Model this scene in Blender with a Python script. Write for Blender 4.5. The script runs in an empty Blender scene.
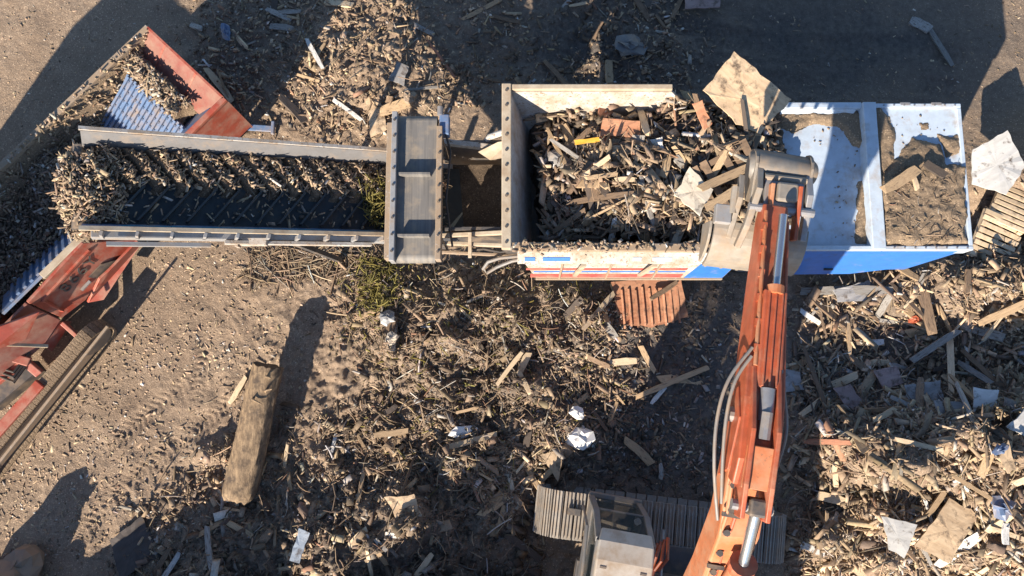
import bpy, math, random
import numpy as np
from mathutils import Vector, Matrix

random.seed(7)
rng = np.random.default_rng(7)
SC = bpy.context.scene
COL = SC.collection
R = math.radians

# ------------------------------------------------------------------ camera, sky, sun, exposure
CAM_H, CAM_TILT, CAM_F = 14.0, R(8.0), 731.0          # metres, radians, pixels at 1024 wide
cd = bpy.data.cameras.new('camera'); cam = bpy.data.objects.new('camera', cd); COL.objects.link(cam)
cam.location = (0, 0, CAM_H); cam.rotation_euler = (CAM_TILT, 0, 0)
cd.sensor_width = 36.0; cd.lens = 36.0 * CAM_F / 1024.0; cd.clip_end = 2000
SC.camera = cam

SUN_EL, SUN_AZ = R(26.0), R(210.0)                     # azimuth clockwise from +Y
w = bpy.data.worlds.new('World'); SC.world = w; w.use_nodes = True
nt = w.node_tree; nt.nodes.clear()
sky = nt.nodes.new('ShaderNodeTexSky'); sky.sky_type = 'NISHITA'; sky.sun_disc = False
sky.ozone_density = 3.5; sky.dust_density = .4; sky.sun_elevation = SUN_EL; sky.sun_rotation = SUN_AZ
bg = nt.nodes.new('ShaderNodeBackground'); bg.inputs['Strength'].default_value = 0.08
wo = nt.nodes.new('ShaderNodeOutputWorld')
nt.links.new(sky.outputs[0], bg.inputs[0]); nt.links.new(bg.outputs[0], wo.inputs[0])
sd = bpy.data.lights.new('sun', 'SUN'); sd.energy = 5.0; sd.angle = R(0.5); sd.color = (1.0, 0.875, 0.72)
sun = bpy.data.objects.new('sun', sd); COL.objects.link(sun)
sdir = Vector((math.sin(SUN_AZ) * math.cos(SUN_EL), math.cos(SUN_AZ) * math.cos(SUN_EL), math.sin(SUN_EL)))
sun.rotation_euler = sdir.to_track_quat('Z', 'Y').to_euler()
sun.location = sdir * 30
SC.view_settings.view_transform = 'Standard'; SC.view_settings.look = 'None'
SC.view_settings.gamma = 1.0; SC.view_settings.exposure = 1.2
SC.render.engine = 'CYCLES'
SC.cycles.use_denoising = True
SC.cycles.max_bounces = 6

# ------------------------------------------------------------------ where a point seen at a pixel stands at height h
CT, ST = math.cos(CAM_TILT), math.sin(CAM_TILT)
def at_np(px, py, h):
    dx = px - 512.0; dy = CAM_F * ST - (py - 288.0) * CT; dz = CAM_F * CT + (py - 288.0) * ST
    s = (CAM_H - h) / dz
    return dx * s, dy * s
def at(px, py, h):
    x, y = at_np(px, py, h)
    return Vector((x, y, h))
def to_px(x, y, z):
    d = y * ST + (CAM_H - z) * CT
    u = y * CT - (CAM_H - z) * ST
    return 512 + CAM_F * x / d, 288 - CAM_F * u / d

# ------------------------------------------------------------------ noise and terrain height
_T = rng.random((256, 256))
def vnoise(x, y, seed=0):
    x = np.asarray(x, float) + seed * 17.31; y = np.asarray(y, float) + seed * 9.77
    xi = np.floor(x).astype(int); yi = np.floor(y).astype(int)
    fx = x - xi; fy = y - yi
    fx = fx * fx * (3 - 2 * fx); fy = fy * fy * (3 - 2 * fy)
    a = _T[xi % 256, yi % 256]; b = _T[(xi + 1) % 256, yi % 256]
    c = _T[xi % 256, (yi + 1) % 256]; d = _T[(xi + 1) % 256, (yi + 1) % 256]
    return (a * (1 - fx) + b * fx) * (1 - fy) + (c * (1 - fx) + d * fx) * fy
def fbm(x, y, seed=0, octv=4):
    s = 0; a = 0.5; t = 0
    for k in range(octv):
        s = s + a * vnoise(x * 2 ** k, y * 2 ** k, seed + k); t += a; a *= 0.55
    return s / t
def bump2(x, y, cx, cy, rx, ry):
    return np.exp(-(((x - cx) / rx) ** 2 + ((y - cy) / ry) ** 2))
PPM = 52.0
# heaps: pixel centre, radii in pixels, height in metres
MOUNDS = [(430, 320, 80, 60, .30), (520, 330, 90, 60, .42), (470, 430, 80, 50, .34), (560, 425, 40, 40, .30),
          (590, 320, 50, 40, .25),
          (835, 432, 40, 34, .55), (890, 436, 45, 38, .85), (950, 440, 50, 40, .95), (1015, 430, 45, 45, .9), (900, 505, 90, 60, .5), (1000, 520, 60, 60, .5),
          (990, 285, 80, 45, .85), (890, 290, 45, 24, .35), (1012, 188, 45, 34, 1.0), (1045, 150, 40, 34, 1.2),
          (300, 540, 80, 45, .35), (430, 525, 80, 45, .42), (215, 560, 50, 40, .3), (505, 500, 40, 30, .25),
          (385, 75, 60, 50, .18), (640, 50, 60, 40, .10), (250, 60, 60, 60, .12),
          (590, 655, 60, 30, .2), (20, 640, 30, 26, .9), (75, 634, 26, 26, 1.0), (120, 640, 28, 30, 1.25), (165, 634, 28, 28, 1.5), (205, 642, 26, 28, 1.4), (245, 634, 24, 26, .9), (300, 636, 24, 26, .7), (345, 640, 28, 28, 1.5), (390, 634, 26, 26, 1.7), (430, 642, 28, 28, 1.7), (475, 634, 26, 26, 1.4), (515, 628, 20, 24, 1.0)]
_lr = random.Random(5)
for _ in range(46):      # small lumps and hollows in the worked heaps
    _z = _lr.choice(((350, 600, 270, 480), (200, 540, 430, 590), (800, 1020, 400, 570), (800, 1020, 400, 570)))
    MOUNDS.append((_lr.uniform(_z[0], _z[1]), _lr.uniform(_z[2], _z[3]), _lr.uniform(12, 30), _lr.uniform(9, 20), _lr.choice((.34, .28, .22, -.18))))
_MW = [(*at(px, py, 0).xy, rx / PPM, ry / PPM, h) for px, py, rx, ry, h in MOUNDS]
def rough_mask(x, y):
    # churned debris ground (1) against rolled mud and yard (0)
    px, py = to_px(x, y, 0 * x)
    m = np.clip(bump2(px, py, 470, 380, 170, 130) + bump2(px, py, 920, 400, 140, 170) + bump2(px, py, 350, 540, 190, 80)
                + .7 * bump2(px, py, 380, 60, 80, 90) + .5 * bump2(px, py, 600, 40, 120, 60) + .5 * bump2(px, py, 245, 60, 60, 80), 0, 1)
    return m
def tyre_marks(x, y):
    px, py = to_px(x, y, 0 * x); z = 0
    br = np.clip(fbm(x * 1.4, y * 1.4, 71, 3) * 3 - .95, 0, 1)            # worn away in places
    for (ax, ay, bx, by, wd, per) in ((40, 520, 215, 345, 9, 6.5), (75, 545, 250, 372, 9, 6.5), (230, 330, 380, 292, 16, 7.5), (250, 372, 400, 330, 14, 7.5), (195, 420, 212, 330, 9, 6.0), (560, 20, 980, 60, 10, 7), (560, 60, 980, 95, 10, 7)):
        L = math.hypot(bx - ax, by - ay); ux, uy = (bx - ax) / L, (by - ay) / L
        t = (px - ax) * ux + (py - ay) * uy; d = -(px - ax) * uy + (py - ay) * ux + 5 * np.sin(t / 45.0)
        m = np.exp(-(d / wd) ** 4) * np.clip(t / 25, 0, 1) * np.clip((L - t) / 25, 0, 1) * br
        z = z + m * (.016 * np.sin((t + .5 * np.abs(d)) * 2 * math.pi / per) - .028) + .02 * br * np.exp(-((np.abs(d) - wd * 1.3) / 4) ** 2) * np.clip(t / 25, 0, 1) * np.clip((L - t) / 25, 0, 1)
    return z
def ground_z(x, y):
    x = np.asarray(x, float); y = np.asarray(y, float)
    rm = rough_mask(x, y)
    z = .07 * (fbm(x * .5, y * .5, 3) - .5)
    big = 0
    for cx, cy, rx, ry, h in _MW:
        big = big + h * bump2(x, y, cx, cy, rx, ry)
    z = z + big * (.65 + .7 * fbm(x * 1.6, y * 1.6, 5))
    cl = fbm(x * 3.3, y * 3.3, 9, 4)
    z = z + (.035 + .42 * rm) * (cl - .5) + (.018 + .05 * rm) * np.abs(fbm(x * 14, y * 14, 21, 2) - .5)
    z = z + rm * .17 * (np.abs(fbm(x * 7, y * 7, 33, 3) - .5) * 2 - .25)
    return z + tyre_marks(x, y) * (1 - rm)
def at_ground(px, py, up=0.0):
    px = np.asarray(px, float); py = np.asarray(py, float)
    h = np.zeros_like(px)
    for _ in range(3):
        x, y = at_np(px, py, h); h = ground_z(x, y) + up
    return x, y, h

# ------------------------------------------------------------------ materials
def _n(nt, t, **kw):
    n = nt.nodes.new(t)
    for k, v in kw.items(): setattr(n, k, v)
    return n
def base_mat(name):
    m = bpy.data.materials.new(name); m.use_nodes = True
    nt = m.node_tree; b = nt.nodes['Principled BSDF']
    return m, nt, b
def ramp(nt, fac, p0, p1, c0=(0, 0, 0, 1), c1=(1, 1, 1, 1)):
    r = _n(nt, 'ShaderNodeValToRGB'); e = r.color_ramp.elements
    e[0].position, e[1].position = p0, p1; e[0].color, e[1].color = c0, c1
    nt.links.new(fac, r.inputs[0]); return r.outputs[0]
def mixc(nt, fac, a, b, mode='MIX'):
    n = _n(nt, 'ShaderNodeMix', data_type='RGBA', blend_type=mode)
    for i, v in ((0, fac), (6, a), (7, b)):
        if isinstance(v, (int, float)): n.inputs[i].default_value = v
        elif isinstance(v, tuple): n.inputs[i].default_value = (*v[:3], 1)
        else: nt.links.new(v, n.inputs[i])
    return n.outputs[2]
def noise(nt, scale, detail=6, vec=None, rough=.6):
    n = _n(nt, 'ShaderNodeTexNoise'); n.inputs['Scale'].default_value = scale
    n.inputs['Detail'].default_value = detail; n.inputs['Roughness'].default_value = rough
    if vec is not None: nt.links.new(vec, n.inputs['Vector'])
    return n.outputs[0]
def set_bump(nt, b, h, strength, dist=.02):
    n = _n(nt, 'ShaderNodeBump'); n.inputs['Strength'].default_value = strength; n.inputs['Distance'].default_value = dist
    nt.links.new(h, n.inputs['Height']); nt.links.new(n.outputs[0], b.inputs['Normal'])
DUST = (.30, .215, .14)
def paint(name, col, rough=.5, metal=0, dust=.3, dustcol=DUST, scale=3.0, var=.25, chip=None, chipamt=.0, bump=.15):
    m, nt, b = base_mat(name)
    tc = _n(nt, 'ShaderNodeTexCoord').outputs['Object']
    v = noise(nt, scale * 2.3, 6, tc)
    c = mixc(nt, 1.0, col, ramp(nt, v, .25, .75, (1 - var,) * 3 + (1,), (1 + var * .3,) * 3 + (1,)), 'MULTIPLY')
    if chip:
        cm = ramp(nt, noise(nt, scale * 7, 8, tc, .7), .62 - chipamt, .66 - chipamt)
        c = mixc(nt, cm, c, chip)
    d = noise(nt, scale, 9, tc, .68)
    t = .72 - .45 * dust
    df = ramp(nt, d, t - .12, t + .14, (0.04 + .25 * dust,) * 3 + (1,), (.9,) * 3 + (1,))
    c = mixc(nt, df, c, dustcol)
    nt.links.new(c, b.inputs['Base Color'])
    rr = _n(nt, 'ShaderNodeMapRange'); nt.links.new(df, rr.inputs[0]); rr.inputs[3].default_value = rough; rr.inputs[4].default_value = .95
    nt.links.new(rr.outputs[0], b.inputs['Roughness'])
    b.inputs['Metallic'].default_value = metal * (1 - .5 * dust)
    set_bump(nt, b, noise(nt, scale * 14, 6, tc), bump, .01)
    return m
def wood(name, c0, c1, dirt=.35, along=1.5, across=14.0, bumps=.4):
    m, nt, b = base_mat(name)
    tc = _n(nt, 'ShaderNodeTexCoord').outputs['Object']
    oi = _n(nt, 'ShaderNodeObjectInfo').outputs['Random']
    mp = _n(nt, 'ShaderNodeMapping'); mp.inputs['Scale'].default_value = (along, across * (.30 if name == 'log_bark' else 1), across)
    nt.links.new(tc, mp.inputs[0])
    add = _n(nt, 'ShaderNodeVectorMath', operation='ADD'); nt.links.new(mp.outputs[0], add.inputs[0])
    sc = _n(nt, 'ShaderNodeVectorMath', operation='SCALE'); sc.inputs[0].default_value = (37, 51, 23); nt.links.new(oi, sc.inputs['Scale'])
    nt.links.new(sc.outputs[0], add.inputs[1])
    g = noise(nt, 1.0, 8, add.outputs[0], .65)
    c = mixc(nt, ramp(nt, g, .3, .7), c0, c1)
    hv = _n(nt, 'ShaderNodeHueSaturation'); nt.links.new(c, hv.inputs['Color'])
    mr = _n(nt, 'ShaderNodeMapRange'); nt.links.new(oi, mr.inputs[0]); mr.inputs[3].default_value = .68; mr.inputs[4].default_value = 1.15
    nt.links.new(mr.outputs[0], hv.inputs['Value'])
    d = noise(nt, 5.5, 8, add.outputs[0] if False else tc, .7)
    c2 = mixc(nt, ramp(nt, d, .62 - dirt * .35, .72 - dirt * .2), hv.outputs[0], (.085, .06, .042))
    nt.links.new(c2, b.inputs['Base Color']); b.inputs['Roughness'].default_value = .85
    set_bump(nt, b, g, bumps, .02)
    return m
def tinted(name, rough=.85, spec=.3):
    m, nt, b = base_mat(name)
    a = _n(nt, 'ShaderNodeAttribute', attribute_name='tint')
    tc = _n(nt, 'ShaderNodeTexCoord').outputs['Object']
    v = ramp(nt, noise(nt, 22, 6, tc), .25, .75, (.62, .62, .62, 1), (1.15, 1.15, 1.15, 1))
    nt.links.new(mixc(nt, 1.0, a.outputs['Color'], v, 'MULTIPLY'), b.inputs['Base Color'])
    b.inputs['Roughness'].default_value = rough; b.inputs['Specular IOR Level'].default_value = spec
    set_bump(nt, b, noise(nt, 60, 4, tc), .3, .01)
    return m
def soil(name, dark, mid, light, attr=None):
    m, nt, b = base_mat(name)
    tc = _n(nt, 'ShaderNodeTexCoord').outputs['Object']
    n1 = noise(nt, 1.1, 8, tc, .62); n2 = noise(nt, 9, 8, tc, .7); n3 = noise(nt, 45, 6, tc, .7)
    c = mixc(nt, ramp(nt, n1, .36, .62), mid, light)
    c = mixc(nt, ramp(nt, n2, .42, .60, (.75,) * 3 + (1,), (0, 0, 0, 1)), c, mid)
    c = mixc(nt, ramp(nt, n3, .40, .58, (.55,) * 3 + (1,), (0, 0, 0, 1)), c, dark)
    n0 = noise(nt, .45, 5, tc, .55)
    c = mixc(nt, ramp(nt, n0, .36, .60, (.55,) * 3 + (1,), (0, 0, 0, 1)), c, tuple(.5 * a + .5 * b for a, b in zip(dark, mid)))
    # fine chips, pale flecks
    vo = _n(nt, 'ShaderNodeTexVoronoi'); vo.inputs['Scale'].default_value = 34; nt.links.new(tc, vo.inputs[0])
    vr = ramp(nt, vo.outputs['Color'], .55, .95)
    vd = ramp(nt, vo.outputs['Distance'], .28, .42, (1, 1, 1, 1), (0, 0, 0, 1))
    mm = _n(nt, 'ShaderNodeMath', operation='MULTIPLY'); nt.links.new(vr, mm.inputs[0]); nt.links.new(vd, mm.inputs[1])
    c = mixc(nt, mm.outputs[0], c, tuple(min(1, x * 1.5) for x in light))
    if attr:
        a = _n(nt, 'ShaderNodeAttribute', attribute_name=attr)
        dark_soil = mixc(nt, ramp(nt, n2, .35, .65), (.066, .060, .056), (.135, .120, .107))
        c = mixc(nt, a.outputs['Fac'], c, dark_soil)
    nt.links.new(c, b.inputs['Base Color']); b.inputs['Roughness'].default_value = .95
    b.inputs['Specular IOR Level'].default_value = .2
    ad = _n(nt, 'ShaderNodeMath', operation='ADD'); nt.links.new(n2, ad.inputs[0]); nt.links.new(n3, ad.inputs[1])
    set_bump(nt, b, ad.outputs[0], .8, .03)
    return m
M = {}
M['ground'] = soil('ground_soil', (.145, .105, .076), (.30, .22, .155), (.44, .335, .24), 'humus_shade')
M['dirt'] = soil('dry_dirt', (.13, .095, .065), (.25, .185, .125), (.36, .27, .185))
M['mulch'] = soil('brown_mulch', (.07, .05, .035), (.17, .12, .08), (.30, .22, .145))
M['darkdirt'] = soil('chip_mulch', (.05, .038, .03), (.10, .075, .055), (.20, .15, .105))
M['white'] = paint('white_paint', (.47, .57, .68), .45, dust=.22, var=.18, chip=(.30, .24, .18), chipamt=-.05)
M['whitedirty'] = paint('dirty_white_paint', (.54, .54, .52), .5, dust=.5, var=.25, chip=(.16, .11, .08), chipamt=.06)
M['cream'] = paint('dusty_cream_steel', (.52, .45, .34), .6, dust=.45, var=.25)
M['rimdirt'] = paint('dirty_rim_steel', (.30, .25, .20), .7, dust=.65, var=.35, chip=(.55, .56, .58), chipamt=.04, scale=5)
M['blue'] = paint('blue_paint', (.022, .17, .56), .4, dust=.08, var=.2)
M['bluehop'] = paint('blue_hopper_steel', (.10, .20, .38), .5, dust=.32, var=.3, scale=4)
M['red'] = paint('red_paint', (.36, .045, .022), .42, dust=.38, var=.3, dustcol=(.36, .22, .16))
M['redshade'] = paint('dusty_shaded_red_paint', (.24, .05, .036), .55, dust=.5, var=.35, dustcol=(.27, .16, .12))  # dusty red; the conveyor's shade over the end panel is in the colour
M['redstripe'] = paint('red_stripe_paint', (.5, .06, .06), .45, dust=.3)
M['orange'] = paint('orange_paint', (.43, .085, .032), .45, dust=.24, var=.45, scale=2.5, dustcol=(.40, .20, .12), chip=(.28, .08, .03), chipamt=.02)
M['orangepale'] = paint('sunlit_orange_paint', (.52, .155, .055), .45, dust=.34, var=.3, dustcol=(.42, .24, .14), chip=(.25, .09, .04), chipamt=.02)  # paler than the stick's orange: boom's sunlit tone put into the paint
M['steel'] = paint('worn_steel', (.34, .35, .37), .42, .6, dust=.28, var=.3)
M['steeldark'] = paint('dark_steel', (.085, .088, .095), .5, .4, dust=.3, var=.3)
M['hopwall'] = paint('dusty_grey_hopper_plate', (.50, .50, .49), .55, .1, dust=.4, var=.3)
M['galv'] = paint('grey_galvanised_plate', (.33, .345, .36), .5, .3, dust=.3, var=.2)
M['teal'] = paint('teal_seal', (.02, .16, .24), .5, dust=.1)
M['greywall'] = paint('grey_side_plate', (.19, .195, .205), .5, .2, dust=.25, var=.2)
M['chrome'] = paint('chromed_rod', (.55, .58, .62), .18, .9, dust=.05, var=.1)
M['trackbright'] = paint('dusty_track_steel', (.37, .34, .30), .5, .2, dust=.3, var=.35, scale=5)
M['trackdust'] = paint('mud_caked_track', (.20, .15, .105), .8, .0, dust=.85, var=.35, scale=5)
M['drum'] = paint('grey_brown_steel', (.19, .185, .175), .5, .2, dust=.3, var=.35, scale=4)
M['claw'] = paint('scoured_claw_steel', (.30, .275, .24), .5, .25, dust=.38, var=.3, scale=4)
M['rubber'] = paint('conveyor_rubber', (.020, .034, .044), .7, dust=.22, var=.3, dustcol=(.11, .09, .07))
M['cabroof'] = paint('beige_cab_roof', (.48, .44, .38), .5, dust=.35, var=.15)
M['cabgrey'] = paint('grey_cab_frame', (.16, .165, .17), .5, dust=.3)
M['hose'] = paint('grey_hose', (.19, .19, .19), .5, dust=.3)
M['black'] = paint('black_plastic', (.02, .02, .022), .5, dust=.15)
M['yellow'] = paint('yellow_paint', (.72, .38, .03), .5, dust=.2)
M['bluebit'] = paint('blue_plastic', (.07, .15, .30), .4, dust=.35)
M['whiteplastic'] = paint('white_plastic', (.74, .74, .72), .45, dust=.15, var=.2)
M['stone'] = paint('rough_stone', (.28, .22, .17), .9, dust=.4, bump=.6)
M['tarp'] = paint('grey_tarp', (.14, .15, .165), .6, dust=.3)
def belt_mat():
    m, nt, b = base_mat('worn_belt')
    tc = _n(nt, 'ShaderNodeTexCoord').outputs['Object']
    mp = _n(nt, 'ShaderNodeMapping'); mp.inputs['Scale'].default_value = (16, .6, 1); nt.links.new(tc, mp.inputs[0])
    g = noise(nt, 1.0, 6, mp.outputs[0])
    c = mixc(nt, ramp(nt, g, .3, .7), (.105, .10, .095), (.22, .205, .185))
    c = mixc(nt, ramp(nt, noise(nt, 5, 8, tc), .5, .75), c, (.28, .23, .17))
    nt.links.new(c, b.inputs['Base Color']); b.inputs['Roughness'].default_value = .65
    return m
M['belt'] = belt_mat()
def glass_mat():
    m, nt, b = base_mat('cab_glass')
    b.inputs['Base Color'].default_value = (.05, .07, .075, 1); b.inputs['Roughness'].default_value = .06
    b.inputs['Alpha'].default_value = .38
    return m
M['glass'] = glass_mat()
M['bark'] = wood('log_bark', (.12, .08, .05), (.50, .35, .205), .38, 16, 16, 1.0)
M['logend'] = wood('log_end_grain', (.09, .058, .036), (.20, .135, .085), .3, 6, 6)
WOODS = {'pale': wood('pale_wood', (.50, .37, .23), (.68, .54, .37), .15), 'tan': wood('tan_wood', (.33, .225, .13), (.50, .36, .22), .22),
         'brown': wood('brown_wood', (.14, .092, .058), (.28, .19, .12), .35), 'grey': wood('grey_weathered_wood', (.22, .205, .185), (.40, .375, .34), .3),
         'dark': wood('dark_wood', (.055, .043, .036), (.13, .10, .08), .3), 'white': wood('white_painted_wood', (.58, .56, .52), (.76, .75, .72), .25),
         'reddish': wood('reddish_brown_wood', (.26, .10, .06), (.42, .20, .12), .3)}
SHEETW = {k: wood('sheet_' + k, *c, along=2.2, across=9) for k, c in {
    'ply': ((.42, .29, .175), (.66, .50, .33), .30), 'white': ((.48, .47, .44), (.62, .61, .59), .2), 'red': ((.34, .135, .07), (.55, .29, .17), .25),
    'grey': ((.24, .23, .225), (.40, .39, .38), .3), 'pink': ((.34, .22, .20), (.52, .38, .34), .3), 'pale': ((.56, .47, .36), (.74, .66, .53), .2),
    'blueish': ((.22, .27, .34), (.40, .45, .5), .3), 'dark': ((.06, .05, .045), (.13, .11, .10), .2)}.items()}
M['tint'] = tinted('mixed_debris')
M['leaf'] = tinted('needles_and_leaves', .7)

# ------------------------------------------------------------------ mesh helpers
class MB:
    def __init__(s): s.v = []; s.f = []
    def add(s, vs, fs):
        o = len(s.v); s.v += [tuple(p) for p in vs]; s.f += [tuple(i + o for i in f) for f in fs]; return s
    def prism(s, bot, top):
        n = len(bot)
        return s.add(list(bot) + list(top), [tuple(range(n))[::-1], tuple(range(n, 2 * n))] + [(i, (i + 1) % n, n + (i + 1) % n, n + i) for i in range(n)])
    def box(s, c, size, rot=None):
        c = Vector(c); h = Vector(size) / 2
        q = [Vector((x * h.x, y * h.y, z * h.z)) for z in (-1, 1) for x, y in ((-1, -1), (1, -1), (1, 1), (-1, 1))]
        if rot is not None: q = [rot @ p for p in q]
        q = [c + p for p in q]
        return s.prism(q[:4], q[4:])
    def beam(s, p0, p1, wdt, hgt, up=(0, 0, 1)):
        return s.loft([p0, p1], [(wdt, hgt)] * 2, up)
    def loft(s, pts, wh, up=(0, 0, 1)):
        pts = [Vector(p) for p in pts]; up = Vector(up); rings = []
        for i, p in enumerate(pts):
            d = (pts[min(i + 1, len(pts) - 1)] - pts[max(i - 1, 0)]).normalized()
            r = d.cross(up).normalized(); u = r.cross(d).normalized(); a, b = wh[i][0] / 2, wh[i][1] / 2
            rings.append([p - r * a - u * b, p + r * a - u * b, p + r * a + u * b, p - r * a + u * b])
        o = len(s.v); n = len(pts)
        for rg in rings: s.v += [tuple(p) for p in rg]
        for i in range(n - 1):
            for j in range(4):
                s.f.append((o + i * 4 + j, o + i * 4 + (j + 1) % 4, o + (i + 1) * 4 + (j + 1) % 4, o + (i + 1) * 4 + j))
        s.f.append((o + 3, o + 2, o + 1, o)); e = o + (n - 1) * 4; s.f.append((e, e + 1, e + 2, e + 3))
        return s
    def tube(s, pts, rad, n=10, cap=True):
        pts = [Vector(p) for p in pts]
        if not isinstance(rad, (list, tuple)): rad = [rad] * len(pts)
        o = len(s.v); m = len(pts); prev = None
        for i, p in enumerate(pts):
            d = (pts[min(i + 1, m - 1)] - pts[max(i - 1, 0)]).normalized()
            if prev is None: prev = d.orthogonal().normalized()
            r = (prev - d * prev.dot(d)).normalized(); prev = r; u = d.cross(r)
            for k in range(n):
                a = 2 * math.pi * k / n
                s.v.append(tuple(p + (r * math.cos(a) + u * math.sin(a)) * rad[i]))
        for i in range(m - 1):
            for k in range(n):
                s.f.append((o + i * n + k, o + i * n + (k + 1) % n, o + (i + 1) * n + (k + 1) % n, o + (i + 1) * n + k))
        if cap:
            s.f.append(tuple(o + k for k in range(n))[::-1]); s.f.append(tuple(o + (m - 1) * n + k for k in range(n)))
        return s
    def plate(s, pts, th):
        """closed slab: polygon in space (seen anticlockwise from its front) with thickness th behind it"""
        pts = [Vector(p) for p in pts]
        nrm = Vector((0, 0, 0))
        for i in range(1, len(pts) - 1): nrm += (pts[i] - pts[0]).cross(pts[i + 1] - pts[0])
        nrm.normalize()
        return s.prism([p - nrm * th for p in pts], pts)
    def build(s, name, mat, parent=None, bevel=0, smooth=False):
        off = root_loc(parent)
        me = bpy.data.meshes.new(name); me.from_pydata([tuple(Vector(p) - off) for p in s.v], [], s.f); me.update()
        if smooth:
            me.polygons.foreach_set('use_smooth', [True] * len(me.polygons))
        o = bpy.data.objects.new(name, me); COL.objects.link(o)
        me.materials.append(mat); o.parent = parent
        if bevel:
            b = o.modifiers.new('bevel', 'BEVEL'); b.width = bevel; b.segments = 2; b.limit_method = 'ANGLE'; b.angle_limit = R(40)
        if smooth:
            try:
                b = o.modifiers.new('ws', 'EDGE_SPLIT'); b.split_angle = R(40)
            except Exception: pass
        return o
def root_loc(p):
    v = Vector((0, 0, 0))
    while p is not None: v = v + p.location; p = p.parent
    return v
def tag(o, label, cat=None, group=None, kind=None):
    o['label'] = label
    if cat: o['category'] = cat
    if group: o['group'] = group
    if kind or cat: o['kind'] = kind or 'thing'
    return o
def empty(name, loc, label, cat, group=None):
    o = bpy.data.objects.new(name, None); COL.objects.link(o); o.location = loc; o.empty_display_size = .3
    return tag(o, label, cat, group)
def np_mesh(name, verts, faces, mat, tint=None, smooth=False, parent=None):
    """verts (n,3), faces (m,k) arrays"""
    me = bpy.data.meshes.new(name)
    n, k = faces.shape
    me.vertices.add(len(verts)); me.vertices.foreach_set('co', np.ascontiguousarray(verts, dtype=np.float32).ravel())
    me.loops.add(n * k); me.loops.foreach_set('vertex_index', np.ascontiguousarray(faces, dtype=np.int32).ravel())
    me.polygons.add(n); me.polygons.foreach_set('loop_start', np.arange(0, n * k, k, dtype=np.int32))
    me.update(calc_edges=True)
    if smooth: me.polygons.foreach_set('use_smooth', np.ones(n, dtype=bool))
    if tint is not None:
        a = me.attributes.new('tint', 'FLOAT_COLOR', 'POINT')
        a.data.foreach_set('color', np.ascontiguousarray(np.c_[tint, np.ones(len(tint))], dtype=np.float32).ravel())
    me.materials.append(mat)
    o = bpy.data.objects.new(name, me); COL.objects.link(o); o.parent = parent
    return o
def in_poly(px, py, poly):
    px = np.asarray(px, float); py = np.asarray(py, float)
    ins = np.zeros(px.shape, bool); n = len(poly)
    for i in range(n):
        x0, y0 = poly[i]; x1, y1 = poly[(i + 1) % n]
        c = ((y0 > py) != (y1 > py)) & (px < (x1 - x0) * (py - y0) / (y1 - y0 + 1e-9) + x0)
        ins ^= c
    return ins
def sample_poly(poly, n):
    p = np.array(poly, float); lo, hi = p.min(0), p.max(0); out = np.zeros((0, 2))
    while len(out) < n:
        q = lo + rng.random((n * 2, 2)) * (hi - lo)
        out = np.r_[out, q[in_poly(q[:, 0], q[:, 1], poly)]]
    return out[:n, 0], out[:n, 1]
PAL = np.array([(.58, .45, .30), (.44, .32, .20), (.33, .235, .15), (.24, .17, .11), (.16, .115, .08), (.10, .075, .055), (.33, .31, .28),
                (.055, .045, .038), (.66, .62, .55), (.30, .15, .09), (.68, .70, .72)])
def tints(n, wts):
    wts = np.array(wts, float); wts /= wts.sum()
    c = PAL[rng.choice(len(PAL), n, p=wts)]; c = c * .62 + np.array([.25, .19, .14]) * .38
    return c * (0.8 + .5 * rng.random((n, 1))) * (1 + .025 * rng.standard_normal((n, 3)))
#            pale  lt   tan  mid  brn  dkb  grey  blk  white red  bluewhite
W_DRY = [3.0, 5, 6, 5, 4, 2, 1.0, .5, .8, .3, .15]
W_YARD = [3, 5, 6, 4.5, 2.2, .6, .7, .15, .9, .15, .1]
W_MIX = [2.2, 4, 5, 5, 4.5, 3.5, 2.0, 1.6, .8, .7, .3]
W_PALE = [5, 6, 5, 3.5, 3, 3, 1.8, 1.5, .9, .4, .2]
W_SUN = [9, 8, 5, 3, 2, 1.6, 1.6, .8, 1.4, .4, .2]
W_DARK = [.4, 1, 1.8, 3, 4, 6, 2, 6, .3, .4, .3]
def rot_arrays(yaw, pitch, roll):
    cy, sy, cp, sp, cr, sr = np.cos(yaw), np.sin(yaw), np.cos(pitch), np.sin(pitch), np.cos(roll), np.sin(roll)
    Rm = np.empty((len(yaw), 3, 3))
    Rm[:, 0, 0] = cy * cp; Rm[:, 0, 1] = cy * sp * sr - sy * cr; Rm[:, 0, 2] = cy * sp * cr + sy * sr
    Rm[:, 1, 0] = sy * cp; Rm[:, 1, 1] = sy * sp * sr + cy * cr; Rm[:, 1, 2] = sy * sp * cr - cy * sr
    Rm[:, 2, 0] = -sp; Rm[:, 2, 1] = cp * sr; Rm[:, 2, 2] = cp * cr
    return Rm
BOXV = np.array([(-1, -1, -1), (1, -1, -1), (1, 1, -1), (-1, 1, -1), (-1, -1, 1), (1, -1, 1), (1, 1, 1), (-1, 1, 1)], float) * .5
BOXF = np.array([(3, 2, 1, 0), (4, 5, 6, 7), (0, 1, 5, 4), (1, 2, 6, 5), (2, 3, 7, 6), (3, 0, 4, 7)])
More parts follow.
